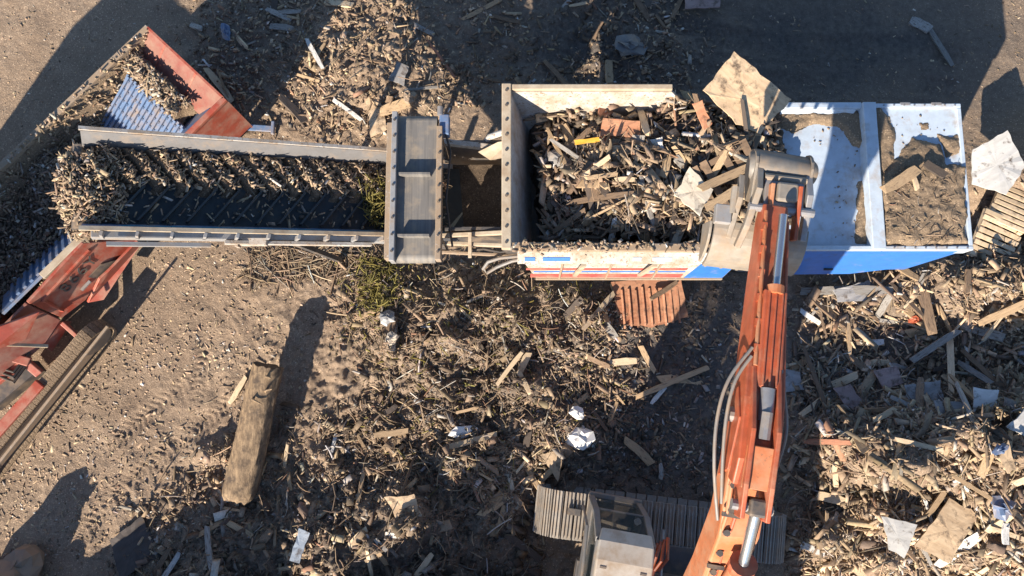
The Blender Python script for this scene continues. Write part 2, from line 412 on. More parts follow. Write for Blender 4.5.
def chips(name, x, y, z, L, Wd, T, wts, tilt=.35, label='', cat='debris', mat=None, yaw=None, col=None):
    n = len(x)
    Rm = rot_arrays(rng.random(n) * 6.283 if yaw is None else yaw, rng.normal(0, tilt, n), rng.normal(0, tilt, n))
    v = BOXV[None] * np.stack([L, Wd, T], 1)[:, None, :]
    v = v * (1 + .55 * (rng.random((n, 8, 3)) - .5))
    v[:, :, 1] += (L * (rng.random(n) - .5) * .3)[:, None] * BOXV[None, :, 0] ** 2 * 2
    v = np.einsum('nij,nkj->nki', Rm, v) + np.stack([x, y, z], 1)[:, None, :]
    f = (BOXF[None] + 8 * np.arange(n)[:, None, None]).reshape(-1, 4)
    c = tints(n, wts) if col is None else col
    o = np_mesh(name, v.reshape(-1, 3), f, mat or M['tint'], np.repeat(np.clip(c, .01, .9), 8, axis=0))
    return tag(o, label, cat, kind='stuff')
def strands(name, x, y, z, L, rad, wts, label, cat, tilt=.25, mat=None, col=None, bend=.35):
    n = len(x); k = 4
    yaw = rng.random(n) * 6.283; pit = rng.normal(0, tilt, n); cv = rng.normal(0, bend, n)
    t = np.linspace(-.5, .5, k)
    ang = yaw[:, None] + cv[:, None] * t[None] * 2
    px = np.cumsum(np.cos(ang), 1) * (L / k)[:, None]; py = np.cumsum(np.sin(ang), 1) * (L / k)[:, None]
    px -= px.mean(1, keepdims=True); py -= py.mean(1, keepdims=True)
    pz = t[None] * (L * np.sin(pit))[:, None]
    pos = np.stack([x[:, None] + px, y[:, None] + py, z[:, None] + pz], 2)
    side = np.stack([-np.sin(ang), np.cos(ang), 0 * ang], 2)
    upv = np.array([0, 0, 1.0])
    rr = rad[:, None, None] * (1 - .5 * np.abs(t))[None, :, None]
    ring = np.stack([pos + side * rr, pos - side * rr, pos + upv * rr * 1.3], 2)        # n,k,3,3
    v = ring.reshape(-1, 3)
    fs = []
    for i in range(k - 1):
        for j in range(3):
            fs.append((i * 3 + j, i * 3 + (j + 1) % 3, (i + 1) * 3 + (j + 1) % 3, (i + 1) * 3 + j))
    f = (np.array(fs)[None] + 3 * k * np.arange(n)[:, None, None]).reshape(-1, 4)
    c = tints(n, wts) if col is None else col
    o = np_mesh(name, v, f, mat or M['tint'], np.repeat(np.clip(c, .01, .9), 3 * k, axis=0))
    return tag(o, label, cat, kind='stuff')
def logn(n, med, s, lo, hi): return np.clip(med * np.exp(s * rng.standard_normal(n)), lo, hi)
def heap_mesh(name, poly, zfun, step, mat, label, cat='dirt', skirt=.15, col=None):
    """a closed-topped heap over a pixel polygon; zfun(x, y, edge) -> height; edge 0..1 grows inwards"""
    hz = zfun.h0
    w3 = [at(px, py, hz) for px, py in poly]
    xs = np.arange(min(p.x for p in w3), max(p.x for p in w3) + step, step); ys = np.arange(min(p.y for p in w3), max(p.y for p in w3) + step, step)
    X, Y = np.meshgrid(xs, ys, indexing='ij')
    pl = [(p.x, p.y) for p in w3]
    wob = .10
    Xw = X + wob * (fbm(X * 4, Y * 4, 31) - .5) * 2; Yw = Y + wob * (fbm(X * 4, Y * 4, 41) - .5) * 2
    ins = in_poly(Xw.ravel(), Yw.ravel(), pl).reshape(X.shape)
    d = np.full(X.shape, 9.0)
    for i in range(len(pl)):
        a = np.array(pl[i]); b = np.array(pl[(i + 1) % len(pl)]); ab = b - a
        t = np.clip(((Xw - a[0]) * ab[0] + (Yw - a[1]) * ab[1]) / (ab @ ab + 1e-9), 0, 1)
        d = np.minimum(d, np.hypot(Xw - a[0] - t * ab[0], Yw - a[1] - t * ab[1]))
    edge = np.where(ins, np.clip(d / skirt, 0, 1), 0)
    Z = np.where(ins, zfun(X, Y, edge), hz - .02)
    idx = np.arange(X.size).reshape(X.shape)
    keep = ins[:-1, :-1] | ins[1:, :-1] | ins[1:, 1:] | ins[:-1, 1:]
    f = np.stack([idx[:-1, :-1][keep], idx[1:, :-1][keep], idx[1:, 1:][keep], idx[:-1, 1:][keep]], 1)
    used = np.unique(f); remap = -np.ones(X.size, int); remap[used] = np.arange(len(used))
    v = np.stack([X.ravel(), Y.ravel(), Z.ravel()], 1)[used]
    o = np_mesh(name, v, remap[f], mat, smooth=True)
    return tag(o, label, cat, kind='stuff')

# ------------------------------------------------------------------ ground: one sheet out to the horizon
def axis(lo, hi, step):
    fine = np.arange(lo, hi + step, step); e = np.array([.1, .3, .7, 1.5, 3, 6, 12, 25, 50, 100, 200, 400])
    return np.r_[(lo - e)[::-1], fine, hi + step + e]
gx = axis(-11.2, 11.2, .03); gy = axis(-5.4, 9.0, .03)
GX, GY = np.meshgrid(gx, gy, indexing='ij')
GZ = ground_z(np.clip(GX, -14, 14), np.clip(GY, -9, 12)) * np.exp(-np.clip(np.hypot(np.clip(np.abs(GX) - 14, 0, None), np.clip(np.abs(GY) - 12, 0, None)), 0, None) / 8)
ii = np.arange(GX.size).reshape(GX.shape)
gf = np.stack([ii[:-1, :-1].ravel(), ii[1:, :-1].ravel(), ii[1:, 1:].ravel(), ii[:-1, 1:].ravel()], 1)
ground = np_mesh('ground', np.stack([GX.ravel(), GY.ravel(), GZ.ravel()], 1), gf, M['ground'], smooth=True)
ground['kind'] = 'structure'; ground['label'] = 'brown churned earth yard strewn with wood chips'
gpx, gpy = to_px(GX, GY, GZ)
# darker humus and trodden mud, plus the shadowed zones' shade put into the colour
dark_soil = .40 * bump2(gpx, gpy, 500, 380, 150, 110) + .9 * bump2(gpx, gpy, 670, 390, 110, 130) + .6 * bump2(gpx, gpy, 900, 360, 150, 90) \
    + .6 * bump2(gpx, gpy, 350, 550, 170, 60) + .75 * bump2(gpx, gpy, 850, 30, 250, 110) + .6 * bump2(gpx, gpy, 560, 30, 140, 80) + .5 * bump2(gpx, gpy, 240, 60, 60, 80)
dark_soil = np.clip(dark_soil * (.5 + 1.0 * fbm(GX * 1.3, GY * 1.3, 61)), 0, .95)
a = ground.data.attributes.new('humus_shade', 'FLOAT', 'POINT'); a.data.foreach_set('value', dark_soil.ravel().astype(np.float32))

# ================================================================== the white and blue shredder
SH = empty('wood_shredder', (*at(740, 190, 0).xy, 0), 'large white and blue wood shredder with open hopper and long discharge conveyor', 'shredder')
HR = 3.0                                               # hopper rim height
DK = 2.8                                               # engine deck height
def quadz(pts): return [at(*p) for p in pts]
# --- hopper
hop_l, hop_r = 512, 700
A = at(511, 92, HR); B = at(672, 96, HR); Cc = at(511, 243, HR); D = at(722, 246, HR)
hp = empty('hopper', (0, 0, 0), '', None); hp.parent = SH; hp.location = (0, 0, 0); del hp['label']
def part(mb, name, mat, parent, **k): return mb.build(name, mat, parent, **k)
def P(x, y, z): return Vector((x, y, z))
# end wall (left), flared inwards
x0 = A.x; yN = A.y; yS = Cc.y
m = MB().plate([P(x0, yS, HR), P(x0, yN, HR), P(x0 + .36, yN - .18, 1.75), P(x0 + .36, yS + .1, 1.75)][::-1], .05); part(m, 'end_wall', M['hopwall'], hp)
m = MB().plate([P(x0, yN, HR), P(B.x, yN, HR), P(B.x + .25, yN - .12, 2.75), P(B.x + .25, yN - .30, 1.75), P(x0 + .36, yN - .30, 1.75)][::-1], .05); part(m, 'back_wall', M['whitedirty'], hp)
m = MB().plate([P(x0, yS, HR), P(x0 + .36, yS + .12, 1.75), P(D.x, yS + .12, 1.75), P(D.x, yS, HR)][::-1], .05); part(m, 'front_wall', M['hopwall'], hp)
# rims
m = MB().beam(P(x0 - .07, yS - .1, HR), P(x0 - .07, yN + .12, HR), .15, .14); part(m, 'rim', M['cream'], hp, bevel=.015)
m = MB().beam(P(x0 + .02, yN + .06, HR + .01), P(B.x, yN + .06, HR + .01), .09, .12); part(m, 'rim', M['cream'], hp, bevel=.012)
m = MB().beam(P(x0 + .02, yS - .06, HR - .02), P(D.x, yS - .08, HR - .04), .13, .15); part(m, 'rim', M['rimdirt'], hp, bevel=.015)
# lip folded down along the front, white with worn paint
m = MB().plate([P(x0 + .1, yS - .128, HR - .04), P(x0 + .1, yS - .30, HR - .14), P(D.x, yS - .30, HR - .14), P(D.x, yS - .128, HR - .04)], .04); part(m, 'lip', M['whitedirty'], hp)
# floor of the hopper and its shaft
m = MB().box((x0 + 1.6, (yN + yS) / 2, 1.7), (2.9, 1.9, .1)); part(m, 'floor', M['steeldark'], hp)
# --- chassis
c0 = at(505, 180, 1.0); c1 = at(968, 180, 1.0)
for yy in (yN - .35, yS + .35):
    part(MB().beam(P(x0 - .1, yy, .85), P(7.2, yy, .85), .22, .35), 'chassis_beam', M['steeldark'], SH, bevel=.01)
for xx in (.9, 2.2, 3.6, 5.0, 6.5):
    part(MB().beam(P(xx, yS + .3, .85), P(xx, yN - .3, .85), .15, .2), 'cross_member', M['steeldark'], SH)
for xx in (4.4, 5.5):
    for yy in (yS + .18, yN - .18):
        wl = MB().tube([P(xx, yy - .17, .5), P(xx, yy - .14, .5), P(xx, yy + .14, .5), P(xx, yy + .17, .5)], [.42, .5, .5, .42], 24)
        wo_ = part(wl, 'wheel', M['black'], SH, smooth=True)
        sg = -1 if yy < (yN + yS) / 2 else 1
        part(MB().tube([P(xx, yy + sg * .165, .5), P(xx, yy + sg * .185, .5)], [.26, .22], 16), 'rim', M['steel'], wo_)
# --- side skirt under the hopper: white with red pin stripes, blue block at the right
S0 = P(at(518, 262, 2.5).x, yS - .20, 2.62); sx0, sx1 = at(519, 262, 2.2).x, at(735, 265, 2.2).x
def side_pt(x, t): return P(x, yS - .16 - .14 * t, 2.72 - 1.25 * t)      # t 0 top .. 1 bottom
def side_strip(xa, xb, ta, tb, off, skew=0.0):
    o = Vector((0, -.99, -.12)) * off
    return [side_pt(xa + skew * ta, ta) + o, side_pt(xa + skew * tb, tb) + o, side_pt(xb + skew * tb, tb) + o, side_pt(xb + skew * ta, ta) + o]
sk = part(MB().plate([side_pt(sx0, 0), side_pt(sx0 + .30, 1), side_pt(sx1, 1), side_pt(sx1, 0)], .05), 'side_skirt', M['whitedirty'], SH)
part(MB().plate(side_strip(sx0 + .12, sx0 + 2.8, .52, .60, .006), .005), 'red_stripe', M['redstripe'], sk)
part(MB().plate(side_strip(sx0 + .2, sx0 + 2.8, .80, .97, .006), .005), 'red_stripe', M['redstripe'], sk)
part(MB().plate(side_strip(sx0 + .25, sx0 + 2.8, .66, .71, .006), .005), 'blue_stripe', M['blue'], sk)
part(MB().plate([side_pt(sx0 + 2.98, .1) + P(0, -.007, 0), side_pt(sx0 + 2.86, .99) + P(0, -.007, 0), side_pt(sx1 - .01, .99) + P(0, -.007, 0), side_pt(sx1 - .01, .1) + P(0, -.007, 0)], .006), 'blue_panel', M['blue'], sk)
for dx_, ln, mt_ in ((.08, .16, 'blue'), (.36, .42, 'blue'), (1.75, .13, 'white'), (2.05, .3, 'white')):
    part(MB().box(P(sx0 + dx_ + ln / 2, yS - .235, HR - .098), (ln, .06, .012), Matrix.Rotation(R(30), 3, 'X')), 'paint_patch', M[mt_], sk)
part(MB().beam(side_pt(sx0 + .3, 1.03), side_pt(sx1, 1.03), .06, .08), 'bottom_rail', M['rimdirt'], SH, bevel=.01)
for xx in (sx0 + 2.1, sx0 + 1.0):
    part(MB().beam(P(xx, yS - .32, 2.85), side_pt(xx - .05, .8) + P(0, -.03, 0), .07, .04, (0, 1, 0)), 'latch_strap', M['cream'], SH)
# --- engine housing
E0 = at(772, 103, DK); E1 = at(970, 104, DK); F0 = at(780, 250, DK); F1 = at(970, 251, DK)
ex0, ex1, ey1, ey0 = E0.x, at(969, 190, DK).x, E0.y, F0.y
xd0, xd1 = at(867, 180, DK).x, at(880, 180, DK).x
eh = empty('engine_housing', (0, 0, 0), '', None); eh.parent = SH; del eh['label']
part(MB().box(P((ex0 + ex1) / 2, (ey0 + ey1) / 2, 1.62), (ex1 - ex0 - .04, ey1 - ey0 - .06, 1.7)), 'housing_body', M['blue'], eh)
part(MB().plate([P(ex0, ey0 + .02, DK - .14), P(xd0, ey0 + .02, DK - .14), P(xd0, ey1 - .02, DK - .14), P(ex0, ey1 - .02, DK - .14)], .04), 'roof_panel', M['white'], eh)
part(MB().plate([P(xd1 + .002, ey0 + .07, DK - .06), P(ex1 - .07, ey0 + .07, DK - .06), P(ex1 - .07, ey1 - .07, DK - .06), P(xd1 + .002, ey1 - .07, DK - .06)], .2), 'roof_panel', M['white'], eh)
def rim(a, b, wd=.07, hg=.3, top=DK): part(MB().beam(P(a[0], a[1], top - hg / 2), P(b[0], b[1], top - hg / 2), wd, hg), 'roof_rim', M['white'], eh, bevel=.012)
rim((ex0, ey1 - .035), (xd0 - .002, ey1 - .035), .10, .3); rim((ex0 + .35, ey0 + .035), (xd0 - .002, ey0 + .035), .07, .3)
rim((xd1 + .003, ey1 - .035), (ex1, ey1 - .035), .07, .28, DK - .01); rim((xd1 + .003, ey0 + .035), (ex1, ey0 + .035), .07, .28, DK - .01)
rim((ex1 - .035, ey0 + .072), (ex1 - .035, ey1 - .072), .07, .28, DK - .014)
# dividing hood: slopes up from the left bay
part(MB().prism([P(xd0 - .03, ey0, DK - .3), P(xd1, ey0, DK - .3), P(xd1, ey1, DK - .3), P(xd0 - .03, ey1, DK - .3)],
                [P(xd0, ey0, DK + .05), P(xd1, ey0, DK + .05), P(xd1, ey1, DK + .05), P(xd0, ey1, DK + .05)]), 'divider', M['white'], eh, bevel=.012)
# white fillet at the back of the left bay
part(MB().prism([P(ex0 + .15, ey1 - .2, DK - .139), P(xd0 - .13, ey1 - .2, DK - .139), P(xd0 - .13, ey1 - .087, DK - .139), P(ex0 + .15, ey1 - .087, DK - .139)],
                [P(ex0 + .15, ey1 - .1, DK - .02), P(xd0 - .08, ey1 - .1, DK - .02), P(xd0 - .08, ey1 - .087, DK - .02), P(ex0 + .15, ey1 - .087, DK - .02)]), 'fillet', M['white'], eh)
# bright blue side, its lower edge rising to the right end
sp = [P(ex0 + .3, ey0 - .005, DK - .10), P(ex0 + .3, ey0 - .16, 1.35), P(ex0 + 1.7, ey0 - .16, 1.45), P(ex1 - .45, ey0 - .10, 1.9), P(ex1 - .25, ey0 - .01, DK - .35), P(ex1 - .2, ey0 - .005, DK - .10)]
part(MB().plate(sp, .04), 'side_panel', M['blue'], eh)
part(MB().box(P(ex0 + 1.2, ey0 - .13, 1.75), (.14, .03, .05)), 'handle', M['black'], eh)
for k in range(11):
    yy = yS + k * (yN - yS) / 10
    part(MB().tube([P(x0 - .07, yy, HR + .065), P(x0 - .07, yy, HR + .088)], .024, 6), 'rim_bolt', M['steeldark'], hp)
for k in range(8):
    xx = xd1 + .15 + k * (ex1 - xd1 - .25) / 7
    for yy in (ey0 + .035, ey1 - .035):
        part(MB().tube([P(xx, yy, DK - .015), P(xx, yy, DK + .004)], .014, 6), 'bolt', M['steel'], eh)
for xx in (ex0 + .75, xd1 + .5, xd1 + 1.0):
    part(MB().box(P(xx, ey1 - .01, DK - .02), (.16, .05, .035)), 'hinge', M['steel'], eh, bevel=.006)
for xx in (sx0 + .7, sx0 + 1.5, sx0 + 2.3):
    part(MB().beam(side_pt(xx, .05) + P(0, -.02, 0), side_pt(xx, .98) + P(0, -.02, 0), .03, .025, (0, 1, 0)), 'skirt_seam', M['rimdirt'], sk)
# --- neck between hopper and conveyor: beams, curved duct, hoses
for (p, q, wd, hg, mt) in [((443, 142, 2.0), (512, 150, 2.1), .09, .12, 'whitedirty'), ((440, 236, 1.9), (516, 232, 2.1), .07, .1, 'cream'), ((440, 243, 1.9), (516, 246, 2.1), .06, .1, 'cream'),
                           ((440, 252, 1.75), (520, 256, 1.8), .05, .08, 'rimdirt'), ((470, 232, 2.1), (470, 258, 2.0), .06, .06, 'cream')]:
    part(MB().beam(at(*p), at(*q), wd, hg), 'neck_beam', M[mt], SH, bevel=.01)
part(MB().tube([at(482, 148, 1.9), at(490, 137, 2.05), at(502, 133, 2.15), at(512, 134, 2.2)], .06, 10), 'duct', M['whitedirty'], SH, smooth=True)
part(MB().plate([at(478, 152, 2.15), at(490, 160, 2.1), at(512, 156, 2.3), at(512, 140, 2.3), at(498, 142, 2.25)], .05), 'bracket_plate', M['cream'], SH)
part(MB().tube([at(520, 256, 1.9), at(500, 258, 1.9), at(488, 262, 1.8), at(483, 269, 1.7), at(487, 273, 1.65), at(497, 267, 1.7), at(512, 261, 1.85), at(530, 258, 1.95)], .03, 8), 'hose', M['hose'], SH, smooth=True)
part(MB().tube([at(470, 250, 1.9), at(484, 249, 1.95), at(500, 252, 1.9), at(516, 250, 1.95)], .022, 8), 'hose', M['black'], SH, smooth=True)
part(MB().box(at(509, 246, 2.25), (.2, .12, .16)), 'junction_box', M['galv'], SH, bevel=.01)
for pq in ((450, 150), (450, 234)):
    a0 = at(pq[0], pq[1], 1.6); part(MB().box(P(a0.x + .50, a0.y, 1.42), (1.1, .05, 1.25)), 'shade_plate', M['steeldark'], SH)  # plates added under the neck beams to block the low sun
part(MB().box(at(476, 200, 1.15), (1.1, 1.3, .05)), 'feed_pan', M['darkdirt'], SH)  # dark mulch colour stands in for the shade of the open neck

# --- discharge conveyor
cv = empty('discharge_conveyor', (0, 0, 0), '', None); cv.parent = SH; del cv['label']
CR = at(448, 195, 1.75); CL = at(80, 178, 4.1)
ca = (CL - CR); CLEN = ca.length; ca.normalize(); cb = Vector((-ca.y, ca.x, 0)).normalized(); cb = -cb if cb.y < 0 else cb
cc = cb.cross(ca).normalized(); cc = -cc if cc.z < 0 else cc
def Q(a, b, c): return CR + ca * a + cb * b + cc * c            # a along (to the left), b towards image top, c up
part(MB().prism([Q(-.4, -.60, -.40), Q(CLEN, -.60, -.40), Q(CLEN, .60, -.40), Q(-.4, .60, -.40)][::-1], [Q(-.4, -.60, -.37), Q(CLEN, -.60, -.37), Q(CLEN, .60, -.37), Q(-.4, .60, -.37)][::-1]), 'belt', M['rubber'], cv)
part(MB().prism([Q(0, .55, -.38), Q(CLEN, .55, -.38), Q(CLEN, .59, -.38), Q(0, .59, -.38)], [Q(0, .69, 0), Q(CLEN, .69, 0), Q(CLEN, .73, 0), Q(0, .73, 0)]), 'side_wall', M['greywall'], cv)
part(MB().beam(Q(-.02, .725, .015), Q(CLEN + .02, .725, .015), .05, .05), 'edge_rail', M['whitedirty'], cv)
part(MB().prism([Q(0, -.59, -.38), Q(CLEN, -.59, -.38), Q(CLEN, -.55, -.38), Q(0, -.55, -.38)], [Q(0, -.71, -.09), Q(CLEN, -.71, -.09), Q(CLEN, -.67, -.09), Q(0, -.67, -.09)]), 'side_wall', M['bluehop'], cv)
part(MB().beam(Q(-.02, -.70, -.07), Q(CLEN + .02, -.70, -.07), .06, .05), 'edge_rail', M['cream'], cv)
part(MB().beam(Q(-.02, -.655, -.10), Q(CLEN - .5, -.655, -.10), .03, .03), 'edge_seal', M['teal'], cv)
for b in (-.70, .66):
    part(MB().beam(Q(-.3, b, -.50), Q(CLEN - .1, b, -.50), .10, .16), 'truss_beam', M['galv'], cv, bevel=.01)
for k in range(12):
    a_ = .25 + k * (CLEN - .5) / 11
    part(MB().beam(Q(a_, -.77, -.05), Q(a_, -.72, -.50), .07, .04), 'bracket', M['galv'], cv)
    part(MB().tube([Q(a_, -.62, -.47), Q(a_, .62, -.47)], .055, 8), 'roller', M['steeldark'], cv)
part(MB().tube([Q(CLEN, -.62, -.50), Q(CLEN, .62, -.50)], .15, 14), 'head_drum', M['steeldark'], cv, smooth=True)
part(MB().beam(Q(CLEN - 1.7, -.86, -.35), Q(CLEN - .3, -.86, -.35), .06, .06), 'guard_rail', M['galv'], cv)
part(MB().beam(Q(CLEN - 4.2, -.80, -.42), Q(CLEN - 1.9, -.80, -.42), .05, .10), 'guard_rail', M['whitedirty'], cv)
lb = part(MB().box(at(254, 242, 2.75), (.42, .12, .1)), 'work_light', M['whitedirty'], cv, bevel=.01)
part(MB().box(at(238, 241, 2.77), (.05, .2, .14)), 'light_bracket', M['whitedirty'], lb)
ch0 = MB()
CHN = 15
for k in range(CHN):
    a_ = .35 + k * (CLEN - .5) / CHN
    mch = MB()
    mch.prism([Q(a_ + .42, .52, -.369), Q(a_ + .46, .52, -.369), Q(a_ + .04, .0, -.369), Q(a_, .0, -.369)][::-1], [Q(a_ + .42, .52, -.255), Q(a_ + .46, .52, -.255), Q(a_ + .04, 0, -.255), Q(a_, 0, -.255)][::-1])
    mch.prism([Q(a_, 0, -.369), Q(a_ + .04, 0, -.369), Q(a_ + .46, -.52, -.369), Q(a_ + .42, -.52, -.369)][::-1], [Q(a_, 0, -.255), Q(a_ + .04, 0, -.255), Q(a_ + .46, -.52, -.255), Q(a_ + .42, -.52, -.255)][::-1])
    part(mch, 'chevron_cleat', M['rubber'], cv)
# support legs of the conveyor
for a_, z1 in ((1.1, 0), (CLEN * .5, 0)):
    for b in (-.62, .62):
        p = Q(a_, b, -.7); part(MB().beam(p, P(p.x + .5, p.y, .9 if False else .05), .09, .09, (0, 1, 0)), 'support_leg', M['steeldark'], cv)

# --- overband magnet lying across the conveyor
mg = empty('overband_magnet', (0, 0, 0), '', None); mg.parent = SH; del mg['label']
MZ = 2.62
gx0, gx1 = at(397, 190, MZ).x, at(436, 190, MZ).x; gy0, gy1 = at(416, 262, MZ).y, at(416, 114, MZ).y
part(MB().box(P((gx0 + gx1) / 2, (gy0 + gy1) / 2, MZ - .06), (gx1 - gx0, gy1 - gy0 - .24, .12)), 'belt', M['belt'], mg)
for yy in (gy0 + .12, gy1 - .12):
    part(MB().tube([P(gx0, yy, MZ - .12), P(gx1, yy, MZ - .12)], .122, 16), 'roller', M['belt'], mg, smooth=True)
for yy in (at(416, 176, MZ).y, at(416, 237, MZ).y):
    part(MB().box(P((gx0 + gx1) / 2 - .02, yy, MZ + .075), (gx1 - gx0 - .13, .035, .15)), 'cleat', M['belt'], mg)
part(MB().box(P(gx0 - .045, (gy0 + gy1) / 2, MZ - .02), (.085, gy1 - gy0, .30)), 'side_frame', M['galv'], mg, bevel=.01)
part(MB().box(P(gx0 - .135, (gy0 + gy1) / 2 - .05, MZ - .10), (.09, gy1 - gy0 - .2, .26)), 'guard', M['rimdirt'], mg, bevel=.01)
part(MB().box(P(gx1 + .05, (gy0 + gy1) / 2 - .1, MZ - .04), (.09, gy1 - gy0 - .25, .24)), 'side_frame', M['rimdirt'], mg, bevel=.01)
part(MB().box(P((gx0 + gx1) / 2, (gy0 + gy1) / 2, MZ - .28), (.7, 1.5, .2)), 'magnet_block', M['steeldark'], mg)
part(MB().box(P(gx1 + .12, gy1 - .18, MZ - .08), (.16, .34, .22)), 'drive_motor', M['bluehop'], mg, bevel=.02)
part(MB().tube([P(gx1 + .05, gy1 - .02, MZ), P(gx1 + .05, gy1 + .12, MZ)], .05, 10), 'tension_bolt', M['steel'], mg)
for k in range(9):
    yy = gy0 + .15 + k * (gy1 - gy0 - .3) / 8
    for xx, zz_ in ((gx0 - .045, MZ + .135), (gx1 + .05, MZ + .085)):
        if xx < gx0 or k < 8: part(MB().tube([P(xx, yy, zz_ - .01), P(xx, yy, zz_ + .018)], .02, 6), 'bolt', M['steeldark'], mg)
part(MB().tube([P(gx1 + .13, gy1 - .3, MZ + .02), P(gx1 + .22, gy1 - .6, MZ - .1), P(gx1 + .16, gy0 + 1.0, MZ - .05), P(gx1 + .25, gy0 + .3, MZ - .3)], .018, 8), 'cable', M['black'], mg, smooth=True)
for yy in (gy0 + .4, gy1 - .4):
    for xx in (gx0 - .13, gx1 + .06):
        part(MB().beam(P(xx, yy, MZ - .18), P(xx, yy, 1.4), .07, .07, (0, 1, 0)), 'post', M['steeldark'], mg)

# ================================================================== the red feed hopper machine at the left
RZ = 1.7                                               # its hopper rim
RF = at(150, 30, RZ); RN = at(223, 98, RZ)
nv = (RN - RF); RW = nv.length; nv.normalize(); uv = Vector((-nv.y, nv.x, 0))     # nv towards near side, uv towards the upper right end
if uv.y < 0: uv = -uv
RM = empty('feed_hopper_machine', (RF + nv * RW / 2 - uv * 2.5).xy.to_3d(), 'dusty red tracked machine whose ribbed blue hopper catches the conveyor chips', 'machine')
def U(u, n, z): return P(0, 0, z + RZ - 3.0) + Vector((RF.x, RF.y, 0)) + uv * u + nv * n
LEN = 5.2
# far wall, flared
part(MB().plate([U(0, 0, 3.0), U(-LEN, 0, 3.0), U(-LEN, .42, 2.05), U(-.9, .42, 2.05), U(-.3, .15, 2.7)], .05), 'hopper_wall', M['dirt'], RM)
part(MB().beam(U(.02, -.04, 3.0), U(-LEN, -.04, 3.0), .12, .10), 'hopper_rim', M['rimdirt'], RM, bevel=.012)
part(MB().plate([U(.0, -.06, 2.95), U(-LEN, -.06, 2.95), U(-LEN, -.06, 1.6), U(0, -.06, 1.6)], .04), 'outer_panel', M['rimdirt'], RM)
# near wall: blue inside, red outside
part(MB().plate([U(-.3, RW, 3.0), U(-.3, RW - .72, 2.25), U(-LEN, RW - .72, 2.25), U(-LEN, RW, 3.0)], .05), 'hopper_wall', M['bluehop'], RM)
for k in range(26):
    u_ = -1.2 - k * .15
    part(MB().beam(U(u_, RW - .06, 2.96), U(u_, RW - .70, 2.29), .06, .05), 'rib', M['bluehop'], RM)
part(MB().beam(U(.02, RW + .05, 3.02), U(-1.3, RW + .05, 3.02), .10, .08), 'hopper_rim', M['red'], RM, bevel=.012)
part(MB().beam(U(-1.302, RW + .05, 3.02), U(-LEN + .9, RW + .05, 3.02), .13, .08), 'hopper_rim', M['cream'], RM, bevel=.012)
# red end panel with bands, dirt ledge, blue ribbed end slope
ep = part(MB().plate([U(.0, -.02, 3.05), U(-.50, .05, 2.75), U(-.50, RW - .05, 2.75), U(.0, RW + .02, 3.05)], .05), 'end_panel', M['redshade'], RM)
for n_ in (.42, 1.2):
    part(MB().plate([U(.0, n_, 3.056), U(-.5, n_, 2.756), U(-.5, n_ + .035, 2.756), U(0, n_ + .035, 3.056)], .02), 'panel_seam', M['red'], ep)
part(MB().plate([U(.02, RW + .03, 3.06), U(.02, -.03, 3.06), U(.02, -.03, 1.6), U(.02, RW + .03, 1.6)][::-1], .04), 'end_panel', M['red'], RM)
part(MB().plate([U(.02, RW + .05, 2.97), U(-1.2, RW + .05, 2.97), U(-1.2, RW + .05, 1.7), U(.02, RW + .05, 1.7)], .04), 'outer_panel', M['red'], RM)
part(MB().plate([U(-.42, 0.02, 2.62), U(-1.1, .02, 2.62), U(-1.1, RW - .02, 2.62), U(-.42, RW - .02, 2.62)], .05), 'ledge', M['steeldark'], RM)
part(MB().plate([U(-.85, .16, 2.80), U(-2.3, .30, 2.2), U(-2.3, RW - .1, 2.2), U(-.85, RW - .1, 2.80)], .05), 'end_slope', M['bluehop'], RM)
for k in range(15):
    n_ = .24 + k * (RW - .36) / 15
    part(MB().beam(U(-.87, n_, 2.81), U(-2.28, n_ + .02, 2.23), .045, .05), 'rib', M['bluehop'], RM)
for k in range(9):
    t = .05 + k * .115
    part(MB().beam(U(-.87 - 1.41 * t, .22, 2.797 - .59 * t), U(-.87 - 1.41 * t, RW - .12, 2.797 - .59 * t), .035, .03), 'cross_rib', M['bluehop'], RM)
part(MB().plate([U(-2.2, .3, 2.1), U(-LEN, .3, 2.1), U(-LEN, RW - .5, 2.1), U(-2.2, RW - .5, 2.1)], .05), 'hopper_floor', M['steeldark'], RM)
# near outer side: leaning red panels, gussets and frame members
def A3(*q): return [at(*p) for p in q]
pnl = A3((83, 243, 1.76), (28, 303, 1.76), (62, 318, .85))
pn_n = (pnl[1] - pnl[0]).cross(pnl[2] - pnl[1]).normalized()
def at_plane(px, py):          # where the sight line of a pixel meets the panel's plane
    a0, a1 = at(px, py, 0), at(px, py, 2); d_ = a1 - a0
    return a0 + d_ * ((pnl[0] - a0).dot(pn_n) / d_.dot(pn_n))
pnl += [at_plane(86, 300), at_plane(101, 277), at_plane(138, 239)]
pn = part(MB().plate(pnl, .06), 'outer_panel', M['red'], RM, bevel=.012)
def on_panel(a, b, lift=.012):     # a along the rim 0..1, b down 0..1
    p = pnl[0].lerp(pnl[1], a).lerp(pnl[5].lerp(pnl[2], a), b)
    nn = (pnl[1] - pnl[0]).cross(pnl[2] - pnl[1]).normalized(); nn = nn if nn.z > 0 else -nn
    return p + nn * lift
part(MB().beam(on_panel(.12, .22), on_panel(.90, .22), .05, .05), 'panel_ridge', M['red'], pn)
part(MB().beam(on_panel(.90, .22), on_panel(.93, .85), .05, .04), 'panel_ridge', M['red'], pn)
part(MB().plate([on_panel(.32, .70, .03), on_panel(.50, .70, .03), on_panel(.50, .92, .03), on_panel(.26, .92, .03)], .02), 'vent_grille', M['steeldark'], pn)
part(MB().beam(on_panel(.54, .80, .03), on_panel(.66, .80, .03), .05, .03), 'handle', M['galv'], pn)
